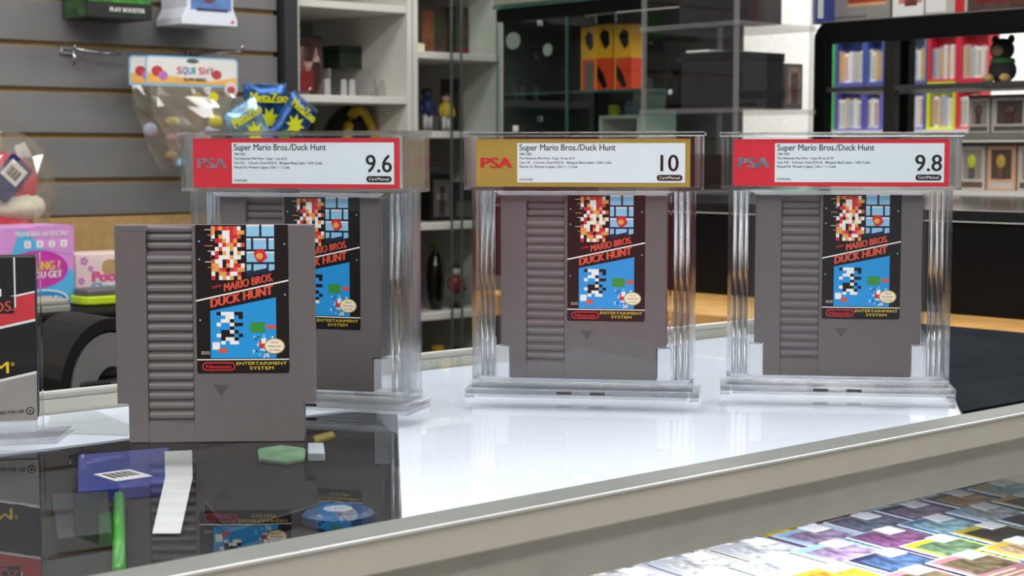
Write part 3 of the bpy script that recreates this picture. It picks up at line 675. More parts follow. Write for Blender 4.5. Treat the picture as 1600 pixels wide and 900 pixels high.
for (a, b, r) in ((0.14, 0.84, 0.006), (0.24, 0.66, 0.004), (0.09, 0.38, 0.005)):
    for k in range(5): fl.oval(Wb * a + r * 0.7 * math.cos(k * 1.257), Hb * b + r * 0.7 * math.sin(k * 1.257), r * 0.5, r * 0.5, 0, 0, 8)
fl.build('flower_print', mat('lilac_print', (200, 130, 190), 0.4), cb)
# lime case
u0, u1, z0, z1 = fspan(133, 200, 445, 476, 2.16); Wb = u1 - u0
lc = thing('pocket_case', 'lime and grey flat pocket case on the desk edge', 'case', wF((u0 + u1) / 2, 2.19, DESK_Z), YF)
MB().slab([(p[0], p[1]) for p in rounded(-Wb / 2, Wb / 2, -0.03, 0.03, 0.02, 4)], 0.002, 0.014).build('lower_shell', mat('lime_shell', (190, 214, 40), 0.35), lc, 0.002)
MB().slab([(p[0], p[1]) for p in rounded(-Wb / 2 + 0.004, Wb / 2 - 0.004, -0.026, 0.026, 0.016, 4)], 0.014, 0.024).build('lid', mat('grey_shell', (92, 90, 96), 0.4), lc, 0.003)
MB().slab([(p[0], p[1]) for p in rounded(-Wb / 2 + 0.003, Wb / 2 - 0.003, -0.027, 0.027, 0.017, 4)], 0, 0.002).build('base_pad', BLACK, lc)
# grey tray box
u0, u1, z0, z1 = fspan(48, 106, 468, 492, 2.12)
gt = thing('flat_case', 'grey flat plastic case on the desk beside the game box', 'case', wF((u0 + u1) / 2, 2.14, DESK_Z), YF)
MB().box(-(u1 - u0) / 2, (u1 - u0) / 2, -0.03, 0.04, 0.0, 0.010).build('lower_shell', mat('sage_grey', (140, 142, 132), 0.4), gt, 0.002)
MB().box(-(u1 - u0) / 2 + 0.002, (u1 - u0) / 2 - 0.002, -0.028, 0.038, 0.0105, 0.018).build('lid', mat('sage_grey_lid', (160, 160, 150), 0.4), gt, 0.002)
# curved silver machine on a black stand, between desk and counter
u0, u1, zl, zh = fspan(125, 215, 495, 612, 1.62)
stn = thing('floor_stand', 'black square stand behind the counter carrying the silver machine', 'stand', wF((u0 + u1) / 2, 1.68, -1.0), YF)
MB().box(-0.12, 0.12, -0.09, 0.09, zl + 1.0 - 0.02, zl + 1.0).build('stand_top', SATIN_BLACK, stn, 0.002)
MB().box(-0.03, 0.03, -0.03, 0.03, 0.02, zl + 1.0 - 0.02).build('column', SATIN_BLACK, stn); MB().box(-0.11, 0.11, -0.08, 0.08, 0, 0.02).build('foot', SATIN_BLACK, stn)
mc = thing('card_machine', 'black machine with curved silver hood behind the loose cartridge', 'machine', wF((u0 + u1) / 2, 1.68, zl), YF)
hh = zh - zl; ww = u1 - u0
def hood(r0, r1, y0, y1, n=10):
    m = MB(); vs = []
    for i in range(n + 1):
        a = math.pi * (1.0 - 0.62 * i / n)
        for r in (r0, r1): 
            for y in (y0, y1): vs.append((ww * 0.62 + r * math.cos(a), y, r * math.sin(a) * hh / 0.062))
    fs = []
    for i in range(n):
        b = i * 4; fs += [(b, b + 4, b + 6, b + 2), (b + 1, b + 3, b + 7, b + 5), (b, b + 1, b + 5, b + 4), (b + 2, b + 6, b + 7, b + 3)]
    fs += [(0, 2, 3, 1), (n * 4, n * 4 + 1, n * 4 + 3, n * 4 + 2)]
    return m.add(vs, fs).xf(Matrix.Translation((-ww / 2, 0, 0)))
hood(0.050, 0.060, -0.05, 0.05).build('outer_hood', BLACK, mc, smooth=False)
hood(0.020, 0.048, -0.052, -0.01).build('silver_hood', SILVER, mc, smooth=False)
MB().box(-ww / 2 + 0.004, ww / 2, -0.055, 0.05, 0, hh * 0.16).build('base', BLACK, mc, 0.004)
MB().box(-ww * 0.10, ww * 0.5, -0.045, 0.045, hh * 0.165, hh * 0.75).build('body', CHARCOAL, mc, 0.004)
MB().box(ww * 0.05, ww * 0.5, -0.058, -0.0555, hh * 0.02, hh * 0.12).build('chrome_bar', CHROME, mc)
# plush in a bag
rp = random.Random(5)
pu, pz = on_F(5, 345, 2.42)
pl = thing('bagged_plush', 'red and white plush in a clear bag with navy barcode tag', 'plush toy', wF(pu, 2.42, DESK_Z), YF)
PLR = mat('red_plush', (206, 40, 66), 0.9, vary=0.15, scale=120, bump=0.4); PLW = mat('white_plush', (236, 232, 216), 0.9, vary=0.08, scale=120, bump=0.4)
zt = lambda py: on_F(20, py, 2.42)[1] - DESK_Z
xt = lambda px: on_F(px, 300, 2.42)[0] - pu
MB().ball((xt(-10), 0.02, zt(385)), (xt(72) - xt(-10), 0.06, zt(325) - zt(385)), 0, 18, 11, 0.03, rp).build('lower_body', PLR, pl, smooth=True)
MB().ball((xt(15), 0.03, zt(325)), (xt(80) - xt(15), 0.055, 0.030), 0, 18, 11, 0.03, rp).build('white_belly', PLW, pl, smooth=True)
MB().ball((xt(12), 0.035, zt(290)), (xt(72) - xt(12), 0.05, 0.052), 0, 18, 11, 0.03, rp).build('upper_body', PLR, pl, smooth=True)
MB().ball((xt(-6), 0.03, zt(222)), (xt(14) - xt(-6), 0.03, 0.034), 0, 14, 9, 0.04, rp).build('tan_tuft', mat('tan_plush', (186, 160, 120), 0.9, bump=0.4), pl, smooth=True)
MB().prism(rounded(xt(26), xt(52), zt(272), zt(240), 0.002), 0.045, 0.047).build('header_card', MAG, pl)
tgm = MB().prism(rounded(-0.022, 0.022, -0.034, 0.034, 0.006, 3), 0, 0.0012).xf(Matrix.Translation((xt(3), -0.028, zt(278))) @ Matrix.Rotation(0.75, 4, 'Y')).build('tag_card', mat('navy_card', (30, 44, 104), 0.35), pl)
bm = MB().rect(-0.016, 0.016, -0.004, 0.026, 0)
for i in range(10): bm.rect(-0.011 + 0.0022 * i, -0.0100 + 0.0022 * i + 0.0004 * (i % 3), 0.002, 0.018, -0.0002, 1)
bm.xf(Matrix.Translation((xt(3), -0.0282, zt(278))) @ Matrix.Rotation(0.75, 4, 'Y')).build('barcode', [WHITE, PRINT_BLACK], tgm)
MB().ball((xt(18), 0.025, zt(300)), (xt(90) - xt(18), 0.068, zt(205) - zt(300)), 0, 16, 10, 0.09, rp).build('clear_bag', FILM, pl)

# ================================================================== HANGING ON THE SLAT WALL
def peg(name, label, px, py, length=0.10, group='slat wall pegs'):
    U, z = on_F(px, py, SLAT_Y)
    p = thing(name, label, 'peg', wF(U, SLAT_Y, z), YF, group)
    MB().box(-0.012, 0.012, -0.004, 0.008, -0.008, 0.006).build('bracket', CHROME, p, 0.001)
    MB().tube([(0, -0.004, 0), (0, -length, -0.002), (0, -length - 0.006, 0.006)], 0.0022, 8).build('rod', CHROME, p, smooth=True)
    return p
hk = peg('wall_peg', 'empty chrome double hook on the slat wall', 102, 78, 0.03)
MB().tube([(0.0, -0.03, 0), (0.0, -0.034, -0.022), (0.0, -0.028, -0.026)], 0.0028, 8).build('lower_hook', CHROME, hk, smooth=True)
MB().tube([(0.0, -0.02, 0.002), (0.045, -0.03, -0.004), (0.085, -0.035, -0.006)], 0.0022, 8).build('arm', CHROME, hk, smooth=True)
# green booster box
u0, u1, z0, z1 = fspan(137, 238, -46, 29, 2.50)
gbx = thing('booster_box', 'green and black play booster box hanging high on the slat wall', 'card box', wF(u0, 2.50, z0), YF)
Wb, Hb = u1 - u0, z1 - z0
MB().box(0, Wb, 0, 0.088, 0, Hb).build('carton', mat('booster_dark', (40, 46, 40), 0.4), gbx, 0.001)
gp = MB(); gp.rect(0.002, Wb - 0.002, 0.026, Hb, 0, 0); gp.text('ADVENTURE', Wb * 0.25, 0.036, 0.012, -0.0008, 1, Wb * 0.7, 0.05); gp.text('PLAY BOOSTER', Wb * 0.34, 0.011, 0.0072, -0.0008, 2, Wb * 0.54, 0.04)
gp.build('box_print', [mat('booster_green', (64, 140, 56), 0.4, vary=0.5, scale=60), mat('booster_lime', (180, 230, 40), 0.4), WHITE], gbx)
MB().box(-0.0004, 0, 0.006, 0.08, 0.002, Hb).build('side_print', mat('booster_side', (56, 90, 52), 0.4, vary=0.5, scale=60), gbx)
# white blister pack
u0, u1, z0, z1 = fspan(284, 372, -46, 40, 2.50); Wb, Hb = u1 - u0, z1 - z0
wb = thing('blister_pack', 'white and blue blister pack hanging on the slat wall', 'blister pack', wF(u0, 2.50, z0), YF)
MB().prism([(0, 0), (Wb, 0), (Wb * 0.99, 0.012), (Wb * 0.92, 0.03), (Wb * 0.92, Hb), (Wb * 0.10, Hb), (Wb * 0.10, 0.03), (0.001, 0.012)], 0, 0.088).build('tray', WHITE_BOARD, wb, 0.002)
wq = MB(); wq.rect(Wb * 0.16, Wb * 0.88, 0.026, Hb, 0, 0); wq.oval(Wb * 0.48, 0.048, 0.014, 0.010, -0.0002, 1, 16, 0.0002); wq.rect(Wb * 0.26, Wb * 0.82, 0.024, 0.029, -0.0003, 2); wq.prism([(Wb * 0.86, 0.006), (Wb * 0.94, 0.006), (Wb * 0.90, 0.012)], -0.0003, 0, 3)
wq.build('card_print', [mat('periwinkle', (104, 140, 200), 0.4, vary=0.2), mat('brown_print', (120, 80, 84), 0.4), mat('indigo', (70, 70, 120), 0.4), RED], wb)
# two header-card bags
def header_bag(px0, px1, py0, yl, label, rnd):
    u0, u1, z0, z1 = fspan(px0, px1, py0, py0 + 46, yl); Wb = u1 - u0; Hh = z1 - z0
    b = thing('toy_bag', label, 'toy bag', wF((u0 + u1) / 2, yl, z0), YF, 'header card toy bags')
    hd = MB().prism(rounded(-Wb / 2, Wb / 2, 0, Hh, 0.008, 3, (0, 0, 1, 1)), 0, 0.0012).build('header_card', mat('header_pale_blue', (150, 196, 224), 0.35), b)
    p = MB(); p.prism(rounded(-Wb / 2 + 0.003, Wb / 2 - 0.003, 0.004, Hh - 0.003, 0.006, 3, (0, 0, 1, 1)), -0.0003, 0, 0)
    p.prism([(-Wb / 2 + 0.003, 0.004), (Wb / 2 - 0.003, 0.004), (Wb / 2 - 0.003, Hh * 0.34), (Wb * 0.2, Hh * 0.2), (-Wb * 0.15, Hh * 0.30), (-Wb / 2 + 0.003, Hh * 0.42)], -0.0005, -0.0003, 1)
    p.oval(-Wb * 0.38, Hh * 0.48, 0.011, 0.009, -0.0005, 2, 14); p.oval(-Wb * 0.32, Hh * 0.34, 0.009, 0.008, -0.0006, 3, 14); p.oval(Wb * 0.26, Hh * 0.42, 0.010, 0.008, -0.0005, 2, 14)
    p.oval(0, Hh * 0.86, 0.012, 0.004, -0.0005, 6, 12)
    p.build('header_print', [WHITE, mat('apricot', (240, 188, 100), 0.4), mat('brick_pink', (196, 70, 70), 0.4), mat('lilac', (196, 120, 190), 0.4), YELLOW, BLUE, mat('hang_slot', (96, 96, 92), 0.5)], hd)
    q = MB()
    for i, ch_ in enumerate('SQUISHY'): q.text(ch_, -Wb * 0.17 + Wb * 0.058 * i, Hh * 0.42, Hh * 0.24, -0.0012, i % 5, Wb * (0.016 if ch_ == 'I' else 0.046), 0.02)
    q.text('SLOW RISING', -Wb * 0.10, Hh * 0.18, Hh * 0.11, -0.0012, 5, Wb * 0.24, 0.03)
    q.build('lettering', [mat('sq_red', (206, 60, 70), 0.4), mat('sq_violet', (120, 80, 160), 0.4), BLUE, mat('sq_teal', (70, 170, 160), 0.4), ORANGE_RED, PRINT_BLACK], hd)
    # bag: tapering pillow below the header
    n, L = 12, (on_F(250, 130, yl)[1] - on_F(250, 262, yl)[1]); m = MB(); vs = []; fs = []
    rings = 9; seg = 20
    for i in range(rings):
        t_ = i / (rings - 1); hw_ = Wb * 0.47 * (1 - 0.62 * t_ ** 1.4); th = 0.003 + 0.026 * math.sin(math.pi * min(1, t_ * 1.05)) ** 0.8 if t_ < 0.97 else 0.004
        for k in range(seg):
            a = 2 * math.pi * k / seg; j = 1 + rnd.uniform(-0.10, 0.10) * (1 if 0 < i else 0)
            vs.append((hw_ * math.cos(a) * j, th * math.sin(a) * j + 0.0006, -L * t_))
    for i in range(rings - 1):
        for k in range(seg): fs.append((i * seg + k, (i + 1) * seg + k, (i + 1) * seg + (k + 1) % seg, i * seg + (k + 1) % seg))
    fs.append(tuple(range(seg))); fs.append(tuple((rings - 1) * seg + k for k in range(seg - 1, -1, -1)))
    m.add(vs, fs); m.build('clear_bag', FILM, b)
    cols = [(226, 214, 40), (190, 200, 230), (214, 150, 190), (90, 130, 190), (206, 180, 130), (150, 196, 224)]
    for i in range(6):
        MB().ball((rnd.uniform(-0.3, 0.3) * Wb * (1 - 0.09 * i), rnd.uniform(-0.006, 0.006), -L * (0.42 + 0.10 * i)), (rnd.uniform(0.009, 0.015), 0.008, rnd.uniform(0.008, 0.013)), 0, 12, 7).build('toy_piece', mat('toy_%d_%d' % cols[i][:2], cols[i], 0.4), b, smooth=True)
    MB().oval(Wb * 0.17, -0.018, 0.0085, 0.0085, -0.016, 0, 16, 0.0006).build('price_dot', mat('dot_yellow', (226, 218, 30), 0.5), b)
    return b
header_bag(202, 346, 89, 2.545, 'squishy toy bag hanging behind the front toy bag', random.Random(3))
hb = header_bag(228, 372, 89, 2.46, 'squishy toy bag with round sticker hanging in front on the wall', random.Random(4))
MB().oval(0.072, -0.004, 0.013, 0.013, -0.004, 0, 18, 0.0008).build('round_sticker', mat('sticker_rose', (236, 220, 220), 0.4), hb)
MB().oval(0.072, -0.004, 0.008, 0.006, -0.0049, 0, 14, 0.0004).build('sticker_print', mat('sticker_print_red', (190, 90, 90), 0.4), hb)
peg('wall_peg', 'chrome peg carrying the two squishy toy bags', 300, 84, 0.16)
# foil card packs on a peg
FOIL_B = mat('blue_foil', (30, 74, 130), 0.22, 0.55, vary=0.7, scale=45, bump=0.3); FOIL_L = mat('pale_foil', (140, 180, 210), 0.22, 0.6, vary=0.5, scale=60, bump=0.3)
def foil_pack(px, py, w_, h_, yl, rot, label, txt):
    U, z = on_F(px, py, yl)
    f = thing('foil_card_pack', label, 'card pack', wF(U, yl, z), YF, 'blue foil card packs')
    M = Matrix.Rotation(rot, 4, 'Y')
    nx, nz = 8, 10; vs = []; fs = []; rr_ = random.Random(int(px))
    for side in (-1, 1):
        for j in range(nz + 1):
            for i in range(nx + 1):
                a = i / nx * 2 - 1; b = j / nz * 2 - 1
                th = 0.010 * (1 - a ** 4) * (1 - b ** 6) + rr_.uniform(-0.0008, 0.0008)
                vs.append((a * w_ / 2, side * max(th, 0.0004), b * h_ / 2))
    n = (nx + 1) * (nz + 1)
    for j in range(nz):
        for i in range(nx):
            p = j * (nx + 1) + i; fs.append((p, p + 1, p + nx + 2, p + nx + 1)); fs.append((n + p, n + p + nx + 1, n + p + nx + 2, n + p + 1))
    MB().add(vs, fs).xf(M).build('wrapper', FOIL_B if txt != 2 else FOIL_L, f, smooth=True)
    c = MB()
    for k in range(12):
        x = -w_ / 2 + w_ * k / 12
        c.add([(x, -0.001, h_ / 2), (x + w_ / 12, -0.001, h_ / 2), (x + w_ / 24, -0.001, h_ / 2 + 0.004), (x, 0.001, h_ / 2), (x + w_ / 12, 0.001, h_ / 2), (x + w_ / 24, 0.001, h_ / 2 + 0.004)], [(0, 1, 2), (5, 4, 3), (0, 2, 5, 3), (1, 4, 5, 2)])
    c.xf(M).build('crimp', FOIL_L, f)
    p = MB(); p.text('MetaZoo', 0, h_ * 0.24, 0.017, -0.0125, 0, w_ * 0.86, 0.06, 0, 'C')
    p.prism([((0.010 + 0.010 * (k % 2)) * math.cos(k * math.pi / 8), (0.010 + 0.010 * (k % 2)) * math.sin(k * math.pi / 8)) for k in range(16)], -0.0125, -0.0105, 0)
    p.oval(-w_ * 0.1, -h_ * 0.30, 0.011, 0.014, -0.0105, 1, 12, 0.001)
    p.xf(M).build('pack_print', [mat('acid_yellow', (206, 212, 40), 0.35), GREEN], f)
foil_pack(415, 186, 0.088, 0.118, 2.44, 0.0, 'blue foil card pack with yellow lettering beside the toy bags', 0)
foil_pack(455, 196, 0.062, 0.10, 2.40, 0.62, 'darker blue foil card pack tilted toward the white shelves', 1)
foil_pack(392, 208, 0.070, 0.10, 2.36, -0.5, 'pale foil card pack low between toy bags and blue packs', 2)
peg('wall_peg', 'chrome peg behind the blue foil card packs', 414, 146, 0.14)

# ================================================================== WHITE SHELF UNITS along the back wall
def shelf_unit(U0_, U1_, tops, label, depth=0.33):
    s = thing('shelf_unit', label, 'shelf', wF(U0_, SLAT_Y, -1.0), YF, 'white shelf units')
    W_ = U1_ - U0_
    for x in (0, W_ - 0.012): MB().box(x, x + 0.012, 0, depth, 0, 2.5).build('side_panel', SHELF_W, s, 0.001)
    MB().box(0.012, W_ - 0.012, depth - 0.006, depth, 0, 2.5).build('back_panel', SHELF_BACK, s)
    for z in tops: MB().box(0.0125, W_ - 0.0125, 0.002, depth - 0.007, z + 1.0 - 0.014, z + 1.0).build('shelf_board', SHELF_W, s, 0.001)
    return s
shelf_unit(1.776, 2.056, [0.95, 0.70, 0.465, 0.287, 0.115, -0.06, -0.25, -0.5, -0.75], 'white open shelf unit beside the charcoal post')
shelf_unit(2.059, 2.300, [0.95, 0.72, 0.54, 0.379, 0.221, 0.036, -0.147, -0.33, -0.55, -0.78], 'narrow white shelf unit with glass door between slabs')
gd = thing('glass_door', 'clear sliding glass door in front of the narrow shelf unit', 'glass door', wF(2.13, 2.57, -1.0), YF)
MB().box(0, 0.16, 0, 0.004, 0.0, 2.4).build('pane', GLASS, gd)
for x in (-0.002, 0.024): MB().box(x, x + 0.004, -0.004, -0.0005, 0.0, 2.4).build('edge_strip', mat('door_edge', (96, 100, 98), 0.3, 0.3), gd)

def fbox(name, label, cat, px0, px1, py0, yl, zbase, depth, m, extra=None, group=None, bev=0.001):
    u0, u1, zl, zh = fspan(px0, px1, py0, py0 + 10, yl); h = zh - zbase
    o = thing(name, label, cat, wF(u0, yl, zbase), YF, group)
    b = MB().box(0, u1 - u0, 0, depth, 0, h).build('carton', m, o, bev)
    p = MB()
    for (a0, b0, a1, b1, mm) in (extra or []): p.rect(a0 * (u1 - u0), a1 * (u1 - u0), b0 * h, b1 * h, -0.0003, mm)
    return o, b, p, u1 - u0, h
DKBROWN = mat('dark_brown_print', (84, 62, 54), 0.3, vary=0.4, scale=50); RUST = mat('rust_print', (140, 84, 56), 0.35, vary=0.3, scale=60); OLIVE = mat('olive_print', (58, 66, 46), 0.4, vary=0.3, scale=50)
DKRED = mat('dark_red_print', (120, 30, 34), 0.35, vary=0.2); DIMGREY = mat('dim_grey', (86, 84, 82), 0.5, vary=0.2)
# unit one, upper cubby
u0, u1, zl, zh = fspan(457, 513, 54, 147, 2.66)
fb = thing('foil_bag', 'brown foil pouch with black top on the white shelf', 'pouch', wF((u0 + u1) / 2, 2.68, 0.2872), YF)
W_, H_ = u1 - u0, zh - 0.2872
m = MB(); 
ring = [(0.46, 0.030, 0), (0.49, 0.034, .25), (0.48, 0.030, .55), (0.46, 0.022, .8), (0.46, 0.004, .97)]
vs = []; fs = []; sg = 16; rr = random.Random(2)
for a, t_, z in ring:
    for k in range(sg):
        q = 2 * math.pi * k / sg; vs.append((a * W_ * math.cos(q) * (1 + rr.uniform(-.04, .04)), t_ * math.sin(q) * (1 + rr.uniform(-.15, .15)), z * H_))
for i in range(len(ring) - 1):
    for k in range(sg): fs.append((i * sg + k, i * sg + (k + 1) % sg, (i + 1) * sg + (k + 1) % sg, (i + 1) * sg + k))
fs.append(tuple(range(sg - 1, -1, -1))); fs.append(tuple((len(ring) - 1) * sg + k for k in range(sg)))
m.add(vs, fs).build('pouch', mat('copper_foil', (84, 58, 52), 0.18, 0.6, vary=0.5, scale=30, bump=0.5), fb)
MB().box(-W_ * 0.45, W_ * 0.47, -0.006, 0.006, H_ * 0.9, H_).build('top_clip', BLACK, fb, 0.001)
MB().box(-W_ * 0.40, -W_ * 0.05, -0.038, -0.036, H_ * 0.06, H_ * 0.40).build('pouch_label', DKRED, fb)
rz = thing('acrylic_riser', 'small clear acrylic riser on the white shelf', 'riser', wF(on_F(492, 146, 2.75)[0], 2.75, 0.2872), YF)
rw = on_F(590, 146, 2.75)[0] - on_F(492, 146, 2.75)[0]; rh = on_F(540, 108, 2.75)[1] - 0.2872
MB().box(0, rw, -0.05, 0.10, rh - 0.003, rh).build('riser_top', ACR, rz)
for x in (0.0, rw - 0.003): MB().box(x, x + 0.003, -0.05, 0.10, 0, rh - 0.003).build('riser_leg', ACR_MILK, rz)
o, b, p, bw, bh = fbox('gift_box', 'dark green box standing on the clear riser', 'box', 531, 586, 72, 2.75, 0.2872 + rh, 0.07, mat('dark_green_card', (40, 54, 40), 0.5, vary=0.2))
MB().box(-0.0005, bw + 0.0005, -0.0005, 0.071, bh * 0.72, bh * 0.76).build('lid_edge', SATIN_BLACK, o)
for i, px in enumerate((497, 512, 538, 551)):
    U, z = on_F(px, 140, 2.66)
    st_ = thing('acrylic_stand', 'clear easel stand at the shelf front, %s from the foil pouch' % ('first', 'second', 'third', 'fourth')[i], 'stand', wF(U, 2.66, 0.2872), YF, 'clear easel stands')
    MB().prism([(-0.007, 0), (0.007, 0), (0.006, 0.032), (0.004, 0.034), (-0.004, 0.034), (-0.006, 0.032)], 0, 0.003).build('stand_face', ACR_MILK, st_, 0.0005)
    MB().box(-0.004, 0.004, 0.0035, 0.02, 0, 0.003).build('stand_base', ACR_MILK, st_)
for i, px in enumerate((584, 596, 610)):
    U, z = on_F(px, 140, 2.68)
    c = MB().lathe([(0.007, 0), (0.010, 0.012), (0.006, 0.036 - 0.004 * i), (0.0006, 0.042 - 0.006 * i)], 6).build('crystal', ACR_EDGE)
    tag(c, 'clear crystal point on the white shelf, %s from the side panel' % ('third', 'second', 'nearest')[i], 'crystal', 'clear crystal points', wF(U, 2.68, 0.2872), YF); c.rotation_euler[0] = 0.12 * (i - 1)
# unit one, lower cubby: black and yellow round helmet
U, z = on_F(552, 165, 2.72)
hm = thing('helmet', 'black and yellow rounded helmet on the lower white shelf', 'helmet', wF(U, 2.74, 0.1152), YF)
rad = (on_F(592, 190, 2.72)[0] - on_F(514, 190, 2.72)[0]) / 2
MB().ball((0, 0, rad * 0.75), (rad, rad * 0.9, (z - 0.1152) - rad * 0.75)).build('dome', BLACK, hm, smooth=True)
MB().lathe([(rad * 0.8, 0), (rad * 0.85, rad * 0.3), (rad * 0.9, rad * 0.75)], 18).build('collar', BLACK, hm, smooth=True)
MB().tube([(rad * 0.62 * math.cos(a), -rad * (0.80 - 0.2 * math.sin(a)), rad * 0.80 + ((z - 0.1152) - rad * 0.95) * math.sin(a)) for a in [math.pi * k / 12 for k in range(13)]], 0.010, 8).build('yellow_band', mat('mustard', (196, 160, 40), 0.4), hm, smooth=True)
# unit two
def figurine(label, px, yl, zb, h, body_m, head_m, acc=None, group='small figures on the narrow shelf'):
    f = thing('toy_figure', label, 'figure', wF(on_F(px, 200, yl)[0], yl, zb), YF, group)
    MB().lathe([(h * 0.17, 0), (h * 0.17, h * 0.03), (h * 0.06, h * 0.035)], 14).build('stand', BLACK, f)
    for s_ in (-1, 1): MB().lathe([(h * 0.055, h * 0.035), (h * 0.06, h * 0.2), (h * 0.075, h * 0.40)], 10, s_ * h * 0.07).build('leg', acc or body_m, f, smooth=True)
    MB().lathe([(h * 0.12, h * 0.38), (h * 0.15, h * 0.50), (h * 0.17, h * 0.66), (h * 0.10, h * 0.74), (h * 0.05, h * 0.77)], 14).build('torso', body_m, f, smooth=True)
    for s_ in (-1, 1): MB().tube([(s_ * h * 0.16, 0, h * 0.68), (s_ * h * 0.22, -h * 0.03, h * 0.52), (s_ * h * 0.19, -h * 0.10, h * 0.40)], h * 0.045, 8).build('arm', body_m, f, smooth=True)
    MB().ball((0, 0, h * 0.87), (h * 0.12, h * 0.12, h * 0.13)).build('head', head_m, f, smooth=True)
    MB().ball((0, h * 0.01, h * 0.92), (h * 0.13, h * 0.13, h * 0.10)).build('hair', BLACK, f, smooth=True)
SKIN = mat('figure_skin', (206, 176, 150), 0.5); NAVYF = mat('figure_navy', (34, 44, 96), 0.5); WHF = mat('figure_white', (210, 210, 214), 0.5)
o, b, p, bw, bh = fbox('figure_box', 'brown picture box on the top shelf behind glass', 'box', 655, 700, 10, 2.72, 0.3792, 0.06, DKBROWN, [(0.1, 0.1, 0.5, 0.9, 0), (0.5, 0.3, 0.9, 0.85, 1)]); each(p, 'box_print', [RUST, OLIVE], o)
o, b, p, bw, bh = fbox('figure_box', 'dark olive box with red base strip behind glass', 'box', 712, 768, 12, 2.70, 0.3792, 0.06, OLIVE, [(0.05, 0.03, 0.95, 0.18, 0), (0.2, 0.3, 0.7, 0.8, 1)]); each(p, 'box_print', [DKRED, DKBROWN], o)
wc = MB().prism([(0, 0), (0.03, 0), (0.03, 0.016), (0.012, 0.018), (0.004, 0.055), (0.0, 0.055)], 0, 0.02).build('price_holder', CREAM, None, 0.001)
tag(wc, 'cream price holder at the front of the top shelf', 'holder', None, wF(2.074, 2.62, 0.3792), YF)
figurine('navy blue toy figure on the second shelf behind glass', 668, 2.68, 0.2212, 0.088, NAVYF, NAVYF, WHF)
figurine('small yellow and white toy figure beside the navy figure', 697, 2.68, 0.2212, 0.082, mat('figure_yellow', (206, 180, 60), 0.5), SKIN, WHF)
o, b, p, bw, bh = fbox('figure_box', 'dark brown picture box beside the small toy figures', 'box', 716, 770, 124, 2.72, 0.2212, 0.06, DIMGREY, [(0.08, 0.12, 0.92, 0.9, 0)]); each(p, 'box_print', [DKBROWN], o)
o, b, p, bw, bh = fbox('window_box', 'black framed window box with a figure between the slabs', 'box', 672, 708, 272, 2.66, 0.0362, 0.05, BLACK, [(0.14, 0.10, 0.86, 0.88, 0), (0.40, 0.12, 0.62, 0.75, 1), (0.3, 0.45, 0.7, 0.6, 2)]); each(p, 'box_print', [DIMGREY, DKBROWN, WHF], o)
MB().box(bw * 0.05, bw * 0.7, 0.01, 0.03, bh + 0.0002, bh + 0.014).build('hang_tab', mat('smoke_tab', (70, 72, 72), 0.4), o, 0.003)
o, b, p, bw, bh = fbox('figure_box', 'dark grey box leaning behind the glass door edge', 'box', 710, 740, 285, 2.66, 0.0362, 0.05, mat('dark_slate_box', (40, 42, 44), 0.4), [(0.1, 0.1, 0.9, 0.5, 0)]); each(p, 'box_print', [DIMGREY], o)
vz = thing('vase', 'glossy black vase with green leaves between the slabs', 'vase', wF(on_F(681, 480, 2.66)[0], 2.66, -0.1468), YF)
MB().lathe([(0.012, 0), (0.016, 0.02), (0.020, 0.07), (0.016, 0.105), (0.009, 0.118), (0.011, 0.122)], 18).build('body', mat('gloss_black', (14, 14, 15), 0.08), vz, smooth=True)
rl = random.Random(9)
for i in range(12):
    a = rl.uniform(0, 6.28); e = rl.uniform(0.3, 1.1); L = rl.uniform(0.02, 0.034); dx, dy, dz = L * math.cos(a) * e, L * math.sin(a) * e, L * 0.7
    MB().add([(0, 0, 0.121), (dx * .5 - dy * .25, dy * .5 + dx * .25, 0.121 + dz * .7), (dx, dy, 0.121 + dz), (dx * .5 + dy * .25, dy * .5 - dx * .25, 0.121 + dz * .7), (dx * .5, dy * .5, 0.121 + dz * .7 - 0.002)], [(0, 1, 2, 3), (0, 4, 1), (1, 4, 2), (2, 4, 3), (3, 4, 0)]).build('leaf', mat('leaf_green', (70, 110, 50), 0.5), vz)
figurine('grey and maroon toy figure beside the black vase', 711, 2.66, -0.1468, 0.092, DKRED, WHF, DIMGREY)
ye = thing('toy_robot', 'yellow and black toy robot on the lowest visible shelf', 'toy', wF(on_F(684, 540, 2.66)[0], 2.66, -0.3298), YF)
YB = mat('robot_yellow', (206, 170, 40), 0.4)
MB().box(-0.014, 0.014, -0.012, 0.012, 0.045, 0.085).build('torso', YB, ye, 0.003); MB().box(-0.010, 0.010, -0.010, 0.010, 0.087, 0.108).build('head', YB, ye, 0.003)
for s_ in (-1, 1):
    MB().box(s_ * 0.009 - 0.006, s_ * 0.009 + 0.006, -0.010, 0.012, 0, 0.045).build('leg', BLACK, ye, 0.002); MB().tube([(s_ * 0.017, 0, 0.08), (s_ * 0.026, -0.006, 0.06), (s_ * 0.022, -0.016, 0.045)], 0.005, 8).build('arm', YB, ye)
figurine('dim grey toy figure on the shelf beside the yellow robot', 712, 2.66, -0.3298, 0.10, DIMGREY, SKIN, DKBROWN)

